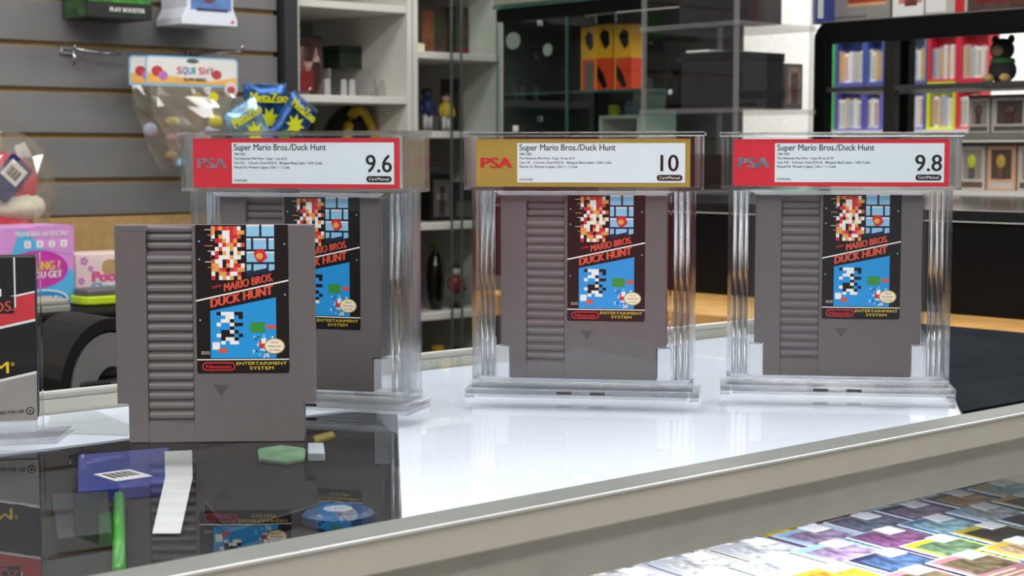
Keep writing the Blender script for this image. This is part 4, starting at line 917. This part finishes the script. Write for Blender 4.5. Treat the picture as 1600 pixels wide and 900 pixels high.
# ================================================================== GLASS CASE in the middle, facing along the side row
GU = 2.17
def sspan(px0, px1, py0, py1, U):
    pm_ = (px0 + px1) / 2
    return on_S(px0, py1, U)[0], on_S(px1, py1, U)[0], on_S(pm_, py1, U)[1], on_S(pm_, py0, U)[1]
v0, v1, _, _ = sspan(778, 1002, 20, 200, GU); zt_ = 0.463
gc = thing('glass_cabinet', 'green edged glass cabinet with black top rail behind the middle slab', 'cabinet', wS(v0, GU, -1.0), YS)
W_ = v1 - v0; D_ = 0.28
MB().box(0, W_, 0, D_, 0, 0.62).build('base', BEIGE, gc, 0.002)
MB().box(-0.005, W_ + 0.005, -0.006, D_, 1 + zt_ + 0.002, 1 + zt_ + 0.03).build('top_board', mat('cabinet_top', (150, 146, 132), 0.5), gc, 0.001)
MB().box(-0.006, W_ + 0.006, -0.008, 0.004, 1 + zt_ - 0.006, 1 + zt_ + 0.002).build('glass_rim', GLASS_EDGE, gc)
MB().box(0, W_, -0.004, 0.006, 1 + zt_ - 0.030, 1 + zt_ - 0.0065).build('top_rail', SATIN_BLACK, gc)
MB().box(0.014, W_ - 0.004, 0.000, 0.004, 0.62, 1 + zt_ - 0.031).build('front_pane', GLASS, gc)
MB().box(0, 0.006, 0.006, D_ - 0.01, 0.62, 1 + zt_).build('side_panel', mat('cabinet_side', (66, 70, 67), 0.3, vary=0.2, scale=8), gc)
for x, d in ((-0.002, 0.002), (0.0125, 0.0015)): MB().box(x, x + 0.0025, -0.003, 0.0, 0.62, 1 + zt_ - 0.031).build('pane_edge', GLASS_EDGE if d == 0.002 else ALU_LIT, gc)
MB().box(W_ * 0.50, W_ * 0.50 + 0.006, -0.003, -0.0005, 0.62, 1 + zt_ - 0.031).build('pane_edge', GLASS_EDGE, gc)
MB().box(0, W_, D_ - 0.008, D_, 0.62, 1 + zt_).build('back_panel', mat('cabinet_back', (74, 76, 74), 0.35, vary=0.15, scale=8), gc)
zs_ = on_S(880, 143, GU + 0.02)[1]
MB().box(0.006, W_ - 0.006, 0.008, D_ - 0.012, 1 + zs_ - 0.005, 1 + zs_).build('glass_shelf', GLASS_EDGE, gc)
for (px, py, rx, rz) in ((804, 64, 0.021, 0.0165), (858, 78, 0.013, 0.012)):  # pale ovals painted for white reflections in the glass
    V, z = on_S(px, py, GU + 0.01)
    MB().oval(V - v0, 1 + z, rx, rz, 0.0068, 0, 24, 0.0012).build('oval_reflection', mat('oval_reflection', (150, 158, 152), 0.4), gc)
for (px, py) in ((842, 36), (842, 186), (804, 201)):
    V, z = on_S(px, py, GU - 0.01); MB().box(V - v0 - 0.006, V - v0 + 0.006, -0.010, -0.0045, 1 + z - 0.006, 1 + z + 0.006).build('chrome_clip' if px > 830 else 'price_tag', CHROME if px > 830 else WHITE, gc, 0.001)
YP = mat('pack_yellow', (226, 160, 20), 0.4); RP = mat('pack_red', (214, 60, 20), 0.4)
HPZ = zs_ + 0.0004
for i, (pa, pb) in enumerate(((908, 931), (930, 957), (960, 987))):
    a0, a1, zl, zh = sspan(pa, pb, 38 if i else 42, 142, GU + 0.06)
    k_ = thing('toy_pack', 'yellow and red toy pack in the glass cabinet, %s' % ('leftmost of three', 'middle of three', 'rightmost of three')[i], 'toy pack', wS(a0, GU + 0.06, HPZ), YS, 'yellow and red toy packs')
    w_ = a1 - a0 - 0.001; h_ = zh - HPZ
    MB().box(0, w_, 0, 0.03, h_ * 0.49, h_).build('upper_card', YP, k_, 0.0008); MB().box(0, w_, 0, 0.03, 0, h_ * 0.488).build('lower_card', RP, k_, 0.0008)
    pr_ = MB(); pr_.prism([(w_ * 0.5, h_ * 0.93), (w_ * 0.25, h_ * 0.84), (w_ * 0.35, h_ * 0.74), (w_ * 0.6, h_ * 0.62), (w_ * 0.85, h_ * 0.70), (w_ * 0.8, h_ * 0.88)], -0.0005, 0, 0)
    if i: pr_.prism([(w_ * 0.15, h_ * 0.40), (w_ * 0.12, h_ * 0.20), (w_ * 0.5, h_ * 0.03), (w_ * 0.72, h_ * 0.06), (w_ * 0.5, h_ * 0.25)], -0.0005, 0, 0)
    else: pr_.rect(w_ * 0.3, w_ * 0.85, 0, h_ * 0.45, 0, 1)
    pr_.rect(0, w_ * 0.06, 0, h_, -0.0001, 2)
    pr_.build('pack_print', [SATIN_BLACK, DIMGREY, mat('pack_edge', (240, 190, 40), 0.4)], k_)
hr = thing('wire_rack', 'white wire hanging rack above the yellow and red packs', 'rack', wS(on_S(915, 26, GU + 0.05)[0], GU + 0.05, on_S(915, 25, GU + 0.05)[1]), YS)
ln = on_S(962, 26, GU + 0.05)[0] - on_S(915, 26, GU + 0.05)[0]
MB().tube([(0, 0, 0), (ln, 0, 0.002)], 0.0018, 8).build('rail', WHITE, hr)
for x in (0.35 * ln, ln): MB().tube([(x, 0, 0), (x, 0.001, -0.016)], 0.0018, 8).build('hanger', WHITE, hr)
ms0, ms1, mzl, mzh = sspan(936, 1000, 146, 180, GU + 0.10)
msf = thing('mini_shelf', 'small white shelf inside the glass cabinet under the packs', 'shelf', wS(ms0, GU + 0.10, -0.379), YS)
MB().box(0, ms1 - ms0, 0, 0.10, mzl + 0.379 - 0.006, mzl + 0.379).build('shelf_board', SHELF_W, msf); MB().box(0, 0.008, 0, 0.10, 0, mzl + 0.379 - 0.006).build('leg', SHELF_W, msf); MB().box(ms1 - ms0 - 0.008, ms1 - ms0, 0, 0.10, 0, mzl + 0.379 - 0.006).build('leg', SHELF_W, msf)
MB().box(0, ms1 - ms0, 0.094, 0.10, mzl + 0.379, mzh + 0.379).build('back_board', SHELF_W, msf)
a0 = on_S(959, 170, GU + 0.14)[0]
mg = thing('mug', 'yellow mug on the small white shelf', 'mug', wS(a0, GU + 0.14, mzl), YS)
MB().lathe([(0.0095, 0), (0.0105, 0.002), (0.0105, 0.021), (0.0090, 0.021), (0.0085, 0.004)], 16).build('cup', mat('mug_yellow', (226, 206, 20), 0.3), mg, smooth=False); MB().tube([(0.0105, 0, 0.018), (0.016, 0, 0.014), (0.016, 0, 0.008), (0.0105, 0, 0.005)], 0.0018, 6).build('handle', MATS['mug_yellow'], mg)
a0 = on_S(983, 165, GU + 0.15)[0]
pd_ = MB().prism([(0.014 * math.cos(k * math.pi / 10), 0.0145 + 0.014 * math.sin(k * math.pi / 10)) for k in range(20)], 0, 0.004).build('plate', mat('plate_blue', (130, 156, 190), 0.4), None, 0.001)
tag(pd_, 'pale blue disc plate beside the yellow mug', 'plate', None, wS(a0, GU + 0.15, mzl), YS)

# ================================================================== SIDE TABLE, BLACK CABINET, ACRYLIC TOWER
TB_Z = -0.012
st = thing('side_table', 'wood topped side table behind the counter end', 'table', wS(-1.72, 1.465, -1.0), YS)
MB().box(0, 1.32, 0, 1.2, 1 + TB_Z - 0.03, 1 + TB_Z).build('table_top', WOOD, st, 0.002); MB().box(0.02, 1.30, 0.02, 1.18, 0, 1 + TB_Z - 0.0305).build('table_body', SATIN_BLACK, st)
bcab = thing('black_cabinet', 'long low glossy black cabinet on the wood topped table', 'cabinet', wS(-1.94, 1.68, TB_Z + 0.0003), YS)
MB().box(0, 1.51, 0, 0.95, 0, 0.108).build('body', mat('cabinet_black', (7, 7, 9), 0.35, spec=0.2), bcab, 0.002)
MB().box(-0.002, 1.512, -0.004, 0.95, 0.1083, 0.1225).build('top_panel', mat('cabinet_black_top', (8, 8, 9), 0.25), bcab, 0.001)
MB().box(0, 1.51, -0.0052, -0.0042, 0.1085, 0.1095).build('edge_line', ALU_LIT, bcab)  # bright line paints the highlight on the top front edge
BT = TB_Z + 0.0003 + 0.1226
tw = thing('acrylic_tower', 'clear acrylic shelf tower standing on the black cabinet', 'display tower', wS(-1.91, 1.99, BT), YS)
W_, D_, H_ = 0.205, 0.195, 0.62
lev = [0.0, on_S(1145, 176, 1.99)[1] - BT, on_S(1145, 40, 1.99)[1] - BT, 0.40, 0.61]
TINT = clear('tower_acrylic', (0.9, 0.9, 0.9), 1.45, 0.05, 0.16, (0.62, 0.62, 0.62))
for (x, y) in ((0, 0), (W_ - 0.007, 0), (W_ - 0.007, D_ - 0.007), (0, D_ - 0.007)): MB().box(x, x + 0.007, y, y + 0.007, 0.008, H_).build('post', TINT, tw, 0.001)
for z in lev: MB().box(-0.002, W_ + 0.002, -0.002, D_ + 0.002, z, z + 0.008).build('shelf', TINT, tw, 0.001)
MB().box(0.008, W_ - 0.008, 0.001, 0.004, 0.01, H_).build('pane', ACR, tw); MB().box(W_ - 0.004, W_ - 0.001, 0.008, D_ - 0.008, 0.01, H_).build('pane', ACR, tw)
def tbox(name, label, cat, x0, x1, y0, y1, lvl, h, m, extra=None):
    z = BT + lev[lvl] + 0.0083
    o = thing(name, label, cat, wS(-1.91 + x0, 1.99 + y0, z), YS)
    MB().box(0, x1 - x0, 0, y1 - y0, 0, h).build('carton', m, o, 0.0015)
    if extra: extra(o, x1 - x0, y1 - y0, h)
    return o
DKBOX = mat('dark_box', (34, 33, 35), 0.35, vary=0.1)
def lidstrip(o, w_, d_, h_): MB().box(-0.001, w_ + 0.001, -0.001, d_ + 0.001, h_ * 0.86, h_ + 0.001).build('lid', BLACK, o, 0.001)
tbox('console_box', 'large black console box on the middle tower shelf', 'box', 0.075, 0.190, 0.015, 0.135, 1, 0.088, DKBOX, lidstrip)
def sheet(o, w_, d_, h_): MB().box(w_ * 0.1, w_ * 0.9, 0.001, d_, h_ + 0.0002, h_ + 0.002).build('paper_edge', WHITE, o)
tbox('manual_stack', 'white papers lying on the large black console box', 'papers', 0.080, 0.130, 0.02, 0.11, 1, 0.004, WHITE).location.z += 0.0895
tbox('console_box', 'black console box on the upper tower shelf', 'box', 0.070, 0.188, 0.015, 0.13, 2, 0.07, DKBOX, lidstrip)
tbox('console_box', 'flat black box on the bottom tower shelf', 'box', 0.05, 0.185, 0.015, 0.15, 0, 0.055, BLACK, lidstrip)
def figbox(o, w_, d_, h_):
    MB().box(w_ + 0.0003, w_ + 0.001, 0.006, d_ - 0.006, 0.008, h_ - 0.006).build('window', mat('fig_window', (128, 104, 88), 0.15, vary=0.5, scale=60), o)
    MB().box(w_ + 0.0011, w_ + 0.003, d_ * 0.35, d_ * 0.65, 0.012, h_ * 0.8).build('figure_print', DKBROWN, o)
tbox('figure_box', 'clear sided brown figure box at the back of the tower', 'box', 0.13, 0.188, 0.140, 0.186, 1, 0.074, mat('fig_box_frame', (90, 84, 78), 0.3), figbox)
dkf = thing('toy_figure', 'dark toy figure with pale face at the tower edge', 'figure', wS(-1.91 + 0.035, 1.99 + 0.05, BT + lev[1] + 0.0083), YS)
MB().lathe([(0.020, 0), (0.018, 0.03), (0.012, 0.05), (0.006, 0.058)], 14).build('body', SATIN_BLACK, dkf, smooth=True); MB().ball((0, 0, 0.07), 0.014).build('head', SATIN_BLACK, dkf, smooth=True); MB().ball((0, -0.009, 0.028), (0.008, 0.011, 0.008)).build('belly_patch', WHF, dkf, smooth=True)
grn = MB().prism([(0, 0), (0.05, 0), (0.05, 0.008), (0.012, 0.008), (0.008, 0.014), (0, 0.014)], 0, 0.05).build('price_rail', mat('mint_plastic', (90, 170, 120), 0.4), None, 0.001)
tag(grn, 'mint green plastic tray beside the black framed cabinet', 'tray', None, wS(-1.70, 2.08, BT + 0.0002), YS)

# ================================================================== BLACK FRAMED CABINET and boxes in it
FU = 2.22; CV0, CV1 = -1.735, -0.95; CZ = BT + 0.0002; CTOP = 0.392
fc = thing('framed_cabinet', 'black framed display cabinet with rounded corner behind the rightmost slab', 'cabinet', wS(CV0, FU, CZ), YS)
Wc = CV1 - CV0; Hc = CTOP - CZ; SH_Z = on_S(1560, 207, FU)[1] - CZ; MID_Z = on_S(1450, 131, FU)[1] - CZ
r_ = 0.03
pts = [(0, 0), (0.024, 0), (0.024, Hc - 0.036), (Wc - 0.024, Hc - 0.036), (Wc - 0.024, 0), (Wc, 0), (Wc, Hc)] + [(r_ - r_ * math.sin(a), Hc - r_ + r_ * math.cos(a)) for a in [math.pi / 2 * k / 5 for k in range(6)]]
MB().prism(pts, 0, 0.02).build('front_frame', SATIN_BLACK, fc, 0.001)
vm0, vm1 = on_S(1380, 100, FU)[0] - CV0, on_S(1396, 100, FU)[0] - CV0
MB().box(vm0, vm1, 0.002, 0.018, SH_Z, Hc - 0.037).build('mullion', mat('mullion_black', (32, 28, 28), 0.4), fc)
MB().box(0.024, Wc - 0.024, 0.004, 0.16, MID_Z - 0.008, MID_Z).build('middle_shelf', mat('mid_shelf_grey', (60, 60, 60), 0.4), fc)
MB().box(0.0, Wc, 0.021, 0.26, SH_Z - 0.009, SH_Z).build('lower_shelf', mat('lower_shelf_grey', (120, 118, 112), 0.45), fc)
MB().box(0.0, Wc, 0.021, 0.26, 0.0, 0.008).build('bottom_board', SHELF_W, fc)
MB().box(0, Wc, 0.0205, 0.26, Hc - 0.012, Hc).build('top_board', SATIN_BLACK, fc)
for x in (0, Wc - 0.02): MB().box(x, x + 0.02, 0.24, 0.26, 0.008, Hc - 0.012).build('rear_post', SATIN_BLACK, fc)
MB().box(0, Wc, -0.001, 0.0, Hc - 0.0015, Hc).build('edge_line', mat('steel_line', (150, 150, 150), 0.3, 0.5), fc)
GREYB = mat('box_light_grey', (190, 184, 176), 0.4); 
def vinyl_box(label, px0, px1, U, zb, h, cols, group):
    a0, a1 = on_S(px0, 220, U)[0], on_S(px1, 220, U)[0]
    o = thing('figure_box', label, 'figure box', wS(a0, U, zb), YS, group); w_ = a1 - a0 - 0.0015
    MB().box(0, w_, 0, 0.055, 0, h).build('carton', cols[0], o, 0.0008)
    wn_ = MB().box(w_ * 0.16, w_ * 0.86, -0.0006, 0, h * 0.24, h * 0.84).build('window', cols[1], o)
    f = MB(); f.ball((w_ * 0.5, -0.001, h * 0.60), (w_ * 0.17, 0.004, h * 0.15), 0, 12, 8); f.box(w_ * 0.40, w_ * 0.60, -0.003, -0.0007, h * 0.26, h * 0.46, 1); f.build('toy', cols[2:4], wn_)
    p = MB(); p.rect(w_ * 0.08, w_ * 0.92, h * 0.05, h * 0.17, 0, 0); p.rect(0, w_, h * 0.92, h * 0.99, 0, 1); each(p, 'box_print', [cols[4], cols[3]], o)
BRW = mat('vinyl_brown', (104, 78, 64), 0.4, vary=0.2); PEACH = mat('vinyl_peach', (206, 160, 130), 0.4); LIME = mat('vinyl_lime', (196, 206, 60), 0.4); WINB = mat('vinyl_window', (150, 140, 128), 0.2); WIND = mat('vinyl_window_dark', (84, 70, 62), 0.2)
zb1 = CZ + SH_Z + 0.0002; zb0 = CZ + 0.0082
h1 = on_S(1560, 148, FU + 0.05)[1] - zb1; h0 = min(on_S(1560, 222, FU + 0.05)[1], CZ + SH_Z - 0.0095) - zb0
vinyl_box('grey figure box with brown window on the grey shelf, near the frame', 1512, 1546, FU + 0.05, zb1, h1, [GREYB, WINB, BRW, DKBROWN, DIMGREY], 'figure boxes in the framed cabinet')
vinyl_box('grey figure box with dark window on the grey shelf, at the edge of view', 1548, 1606, FU + 0.05, zb1, h1, [GREYB, WIND, BRW, DKBROWN, DIMGREY], 'figure boxes in the framed cabinet')
vinyl_box('white figure box with lime toy on the bottom board', 1500, 1541, FU + 0.05, zb0, h0, [GREYB, WINB, LIME, DIMGREY, BRW], 'figure boxes in the framed cabinet')
vinyl_box('peach figure box with brown window on the bottom board', 1543, 1589, FU + 0.05, zb0, h0, [PEACH, WIND, mat('vinyl_tan', (190, 160, 70), 0.4), BRW, GREYB], 'figure boxes in the framed cabinet')
vinyl_box('grey figure box beyond the peach box at the edge of view', 1591, 1640, FU + 0.05, zb0, h0, [GREYB, WINB, BRW, DKBROWN, DIMGREY], 'figure boxes in the framed cabinet')
# dark plush on the middle shelf
a0 = on_S(1566, 130, FU + 0.08)[0]
dp = thing('plush_toy', 'dark plush toy with green scarf on the middle shelf', 'plush toy', wS(a0, FU + 0.08, CZ + MID_Z + 0.0002), YS)
DPL = mat('dark_plush', (52, 50, 52), 0.9, bump=0.4, scale=120)
MB().ball((0, 0, 0.020), (0.022, 0.020, 0.020)).build('body', DPL, dp, smooth=True); MB().ball((0, -0.002, 0.052), (0.019, 0.017, 0.018)).build('head', DPL, dp, smooth=True)
MB().ball((0, -0.016, 0.050), (0.010, 0.006, 0.009)).build('muzzle', mat('plush_tan', (196, 160, 130), 0.9), dp, smooth=True)
MB().lathe([(0.017, 0.030), (0.020, 0.034), (0.017, 0.039)], 16).build('scarf', mat('scarf_green', (70, 130, 70), 0.9), dp, smooth=True)
for s_ in (-1, 1): MB().ball((s_ * 0.014, 0, 0.068), (0.006, 0.004, 0.007)).build('ear', DPL, dp, smooth=True); MB().ball((s_ * 0.014, -0.016, 0.008), (0.008, 0.010, 0.007)).build('paw', mat('plush_gold', (214, 180, 110), 0.9), dp, smooth=True)
# boxes on top of the framed cabinet
def topbox(name, label, px0, px1, h, U, m, prints, mats_):
    a0, a1 = on_S(px0, 20, U)[0], on_S(px1, 20, U)[0]
    o = thing(name, label, 'box', wS(a0, U, CTOP + 0.0004), YS, 'boxes on top of the framed cabinet'); w_ = a1 - a0 - 0.002
    MB().box(0, w_, 0, 0.10, 0, h).build('carton', m, o, 0.001); p = MB()
    for (x0, z0, x1, z1, k_) in prints: p.rect(x0 * w_, x1 * w_, z0 * h, z1 * h, 0, k_)
    each(p, 'box_print', mats_, o)
topbox('storage_box', 'tall blue box at the left end of the cabinet top', 1269, 1288, 0.09, FU + 0.03, mat('cobalt_card', (60, 76, 150), 0.4), [(0.5, 0.1, 1, 0.9, 0)], [WHITE])
topbox('game_box', 'grey game box with orange red picture on the cabinet top', 1300, 1391, 0.09, FU + 0.06, mat('ash_card', (150, 144, 140), 0.4), [(0.28, 0.36, 0.95, 1, 0), (0.28, 0.30, 0.95, 0.37, 1), (0.05, 0.1, 0.6, 0.13, 2)], [mat('brick_print', (180, 70, 46), 0.4, vary=0.3), mat('sand_print', (220, 170, 120), 0.4), DIMGREY])
topbox('game_box', 'white game box with rose picture on the cabinet top', 1394, 1444, 0.085, FU + 0.06, WHITE, [(0.2, 0.3, 0.95, 0.9, 0), (0.4, 0.25, 0.8, 0.5, 1)], [mat('rose_print', (200, 130, 130), 0.4, vary=0.2), DKRED])
topbox('game_box', 'white and red striped box on the cabinet top', 1446, 1512, 0.085, FU + 0.06, GREYB, [(0.0, 0.1, 0.5, 0.9, 0), (0.72, 0.05, 0.95, 1, 1)], [WHITE, RED])
topbox('game_box', 'dark brown box at the far edge of the cabinet top', 1514, 1625, 0.085, FU + 0.06, DKBROWN, [(0.1, 0.2, 0.9, 0.8, 0)], [DKRED])

# ================================================================== FAR GAME RACKS (other side of the shop)
RU = 5.0
def zfar(py): return on_S(1420, py, RU)[1]
ZR0, ZR1, ZR2 = zfar(203), zfar(129), zfar(52)
rb = thing('rack_base', 'pale base cabinet carrying the coloured game racks', 'cabinet', wS(on_S(1270, 200, RU)[0], RU - 0.02, -1.0), YS)
MB().box(0, 1.1, 0, 0.35, 0, ZR0 + 1.0 - 0.02).build('body', SHELF_W, rb); MB().box(-0.01, 1.11, -0.01, 0.36, ZR0 + 1.0 - 0.02, ZR0 + 1.0 - 0.0005).build('top', SHELF_W, rb)
cc = {'blue': (70, 90, 160), 'violet': (92, 88, 168), 'red': (206, 44, 66), 'yellow': (206, 214, 40), 'green': (70, 190, 70), 'slate': (110, 116, 140)}
spine_cols = [(236, 234, 226), (212, 206, 196), (186, 188, 186), (150, 146, 150), (244, 244, 240), (216, 176, 110), (196, 160, 150), (160, 176, 200), (226, 220, 216)]
cells = [(1284, 1303, 1, 'green'), (1304, 1350, 1, 'blue'), (1351, 1381, 1, 'blue'), (1398, 1447, 1, 'slate'), (1449, 1496, 1, 'red'), (1497, 1546, 1, 'red'),
         (1284, 1303, 0, 'green'), (1304, 1349, 0, 'violet'), (1350, 1378, 0, 'violet'), (1397, 1446, 0, 'violet'), (1448, 1493, 0, 'yellow'), (1494, 1534, 0, 'red')]
nth = {}
for (pa, pb, row, colr) in cells:
    a0, a1 = on_S(pa, 150, RU)[0], on_S(pb, 150, RU)[0]; z0 = ZR1 if row else ZR0; hh = (ZR2 - ZR1 if row else ZR1 - ZR0) - 0.002; w_ = a1 - a0 - 0.002; d_ = 0.06; tk = 0.008
    nth[(row, colr)] = nth.get((row, colr), 0) + 1
    rk = thing('game_rack', '%s plastic game rack cube in the %s row, %s of its colour' % (colr, ('lower', 'upper')[row], ('first', 'second', 'third')[nth[(row, colr)] - 1]), 'game rack', wS(a0, RU, z0 + 0.0002), YS, 'coloured game rack cubes')
    mm = mat('rack_%s' % colr, cc[colr], 0.4)
    MB().box(0, tk, 0, d_, 0, hh).build('side_panel', mm, rk); MB().box(w_ - tk, w_, 0, d_, 0, hh).build('side_panel', mm, rk)
    MB().box(tk, w_ - tk, 0, d_, 0, tk).build('floor_panel', mm, rk); MB().box(tk, w_ - tk, 0, d_, hh - tk, hh).build('top_panel', mm, rk); MB().box(tk, w_ - tk, d_ - 0.005, d_, tk, hh - tk).build('back_panel', mm, rk)
    x = tk + 0.002; n_ = 0; rr = random.Random(pa + row)
    while True:
        sw_ = rr.uniform(0.011, 0.019)
        if x + sw_ > w_ - tk - 0.002: break
        ci = rr.randrange(9); ch_ = (hh - 2 * tk) * rr.uniform(0.66, 0.76); n_ += 1
        gcase = MB().box(0, sw_ - 0.0012, 0, 0.035, 0, ch_).box(0.002, sw_ - 0.0032, -0.0006, 0, ch_ * 0.08, ch_ * 0.92, 1).build('game_case', [mat('spine_%d' % ci, spine_cols[ci], 0.4), mat('spine_print_%d' % ((ci + 3) % 9), tuple(max(0, c - 24) for c in spine_cols[(ci + rr.randrange(9)) % 9]), 0.4)])
        tag(gcase, 'game case %s in the %s rack cube of the %s row' % (('first', 'second', 'third', 'fourth', 'fifth', 'sixth', 'seventh', 'eighth', 'ninth', 'tenth', 'eleventh', 'twelfth')[min(n_ - 1, 11)], {'blue': '%s blue', 'violet': '%s violet', 'red': '%s red'}.get(colr, '%s ' + colr) % ('first', 'second', 'third')[nth[(row, colr)] - 1], ('lower', 'upper')[row]), 'game case', 'game cases in the coloured racks', wS(a0 + x, RU + 0.012, z0 + 0.0002 + tk + 0.0002), YS)
        x += sw_

# ================================================================== ADDED RED STAND-IN behind the camera (tints the middle slab's reflection)
rc = thing('red_standin', 'red stand-in added unseen on the customer side, mirrored in the middle slab', 'cabinet', (-0.78, -1.9, -1.0), 0.0)
CRED = mat('standin_red', (196, 40, 52), 0.45)
MB().box(-0.42, 0.42, -0.4, 0.0, 0, 1.25).build('body', CRED, rc, 0.004)
for s_ in (-1, 1):
    d_ = MB().box(min(s_ * 0.005, s_ * 0.41), max(s_ * 0.005, s_ * 0.41), 0.001, 0.018, 0.08, 1.23).build('door', CRED, rc, 0.003)
    MB().box(s_ * 0.04 - 0.006, s_ * 0.04 + 0.006, 0.0185, 0.035, 0.6, 0.72).build('handle', CHROME, d_)

spl = bpy.data.lights.new('standin_spot', 'SPOT'); spl.energy = 60; spl.spot_size = 0.9; spl.spot_blend = 0.4; spl.shadow_soft_size = 0.04  # added spot, brightens the red stand-in so its reflection shows
so = bpy.data.objects.new('standin_spot', spl); COL.objects.link(so); so.location = (-0.78, -0.75, 1.5); so.rotation_euler = (Vector((0, -1.15, -1.75))).to_track_quat('-Z', 'Y').to_euler()
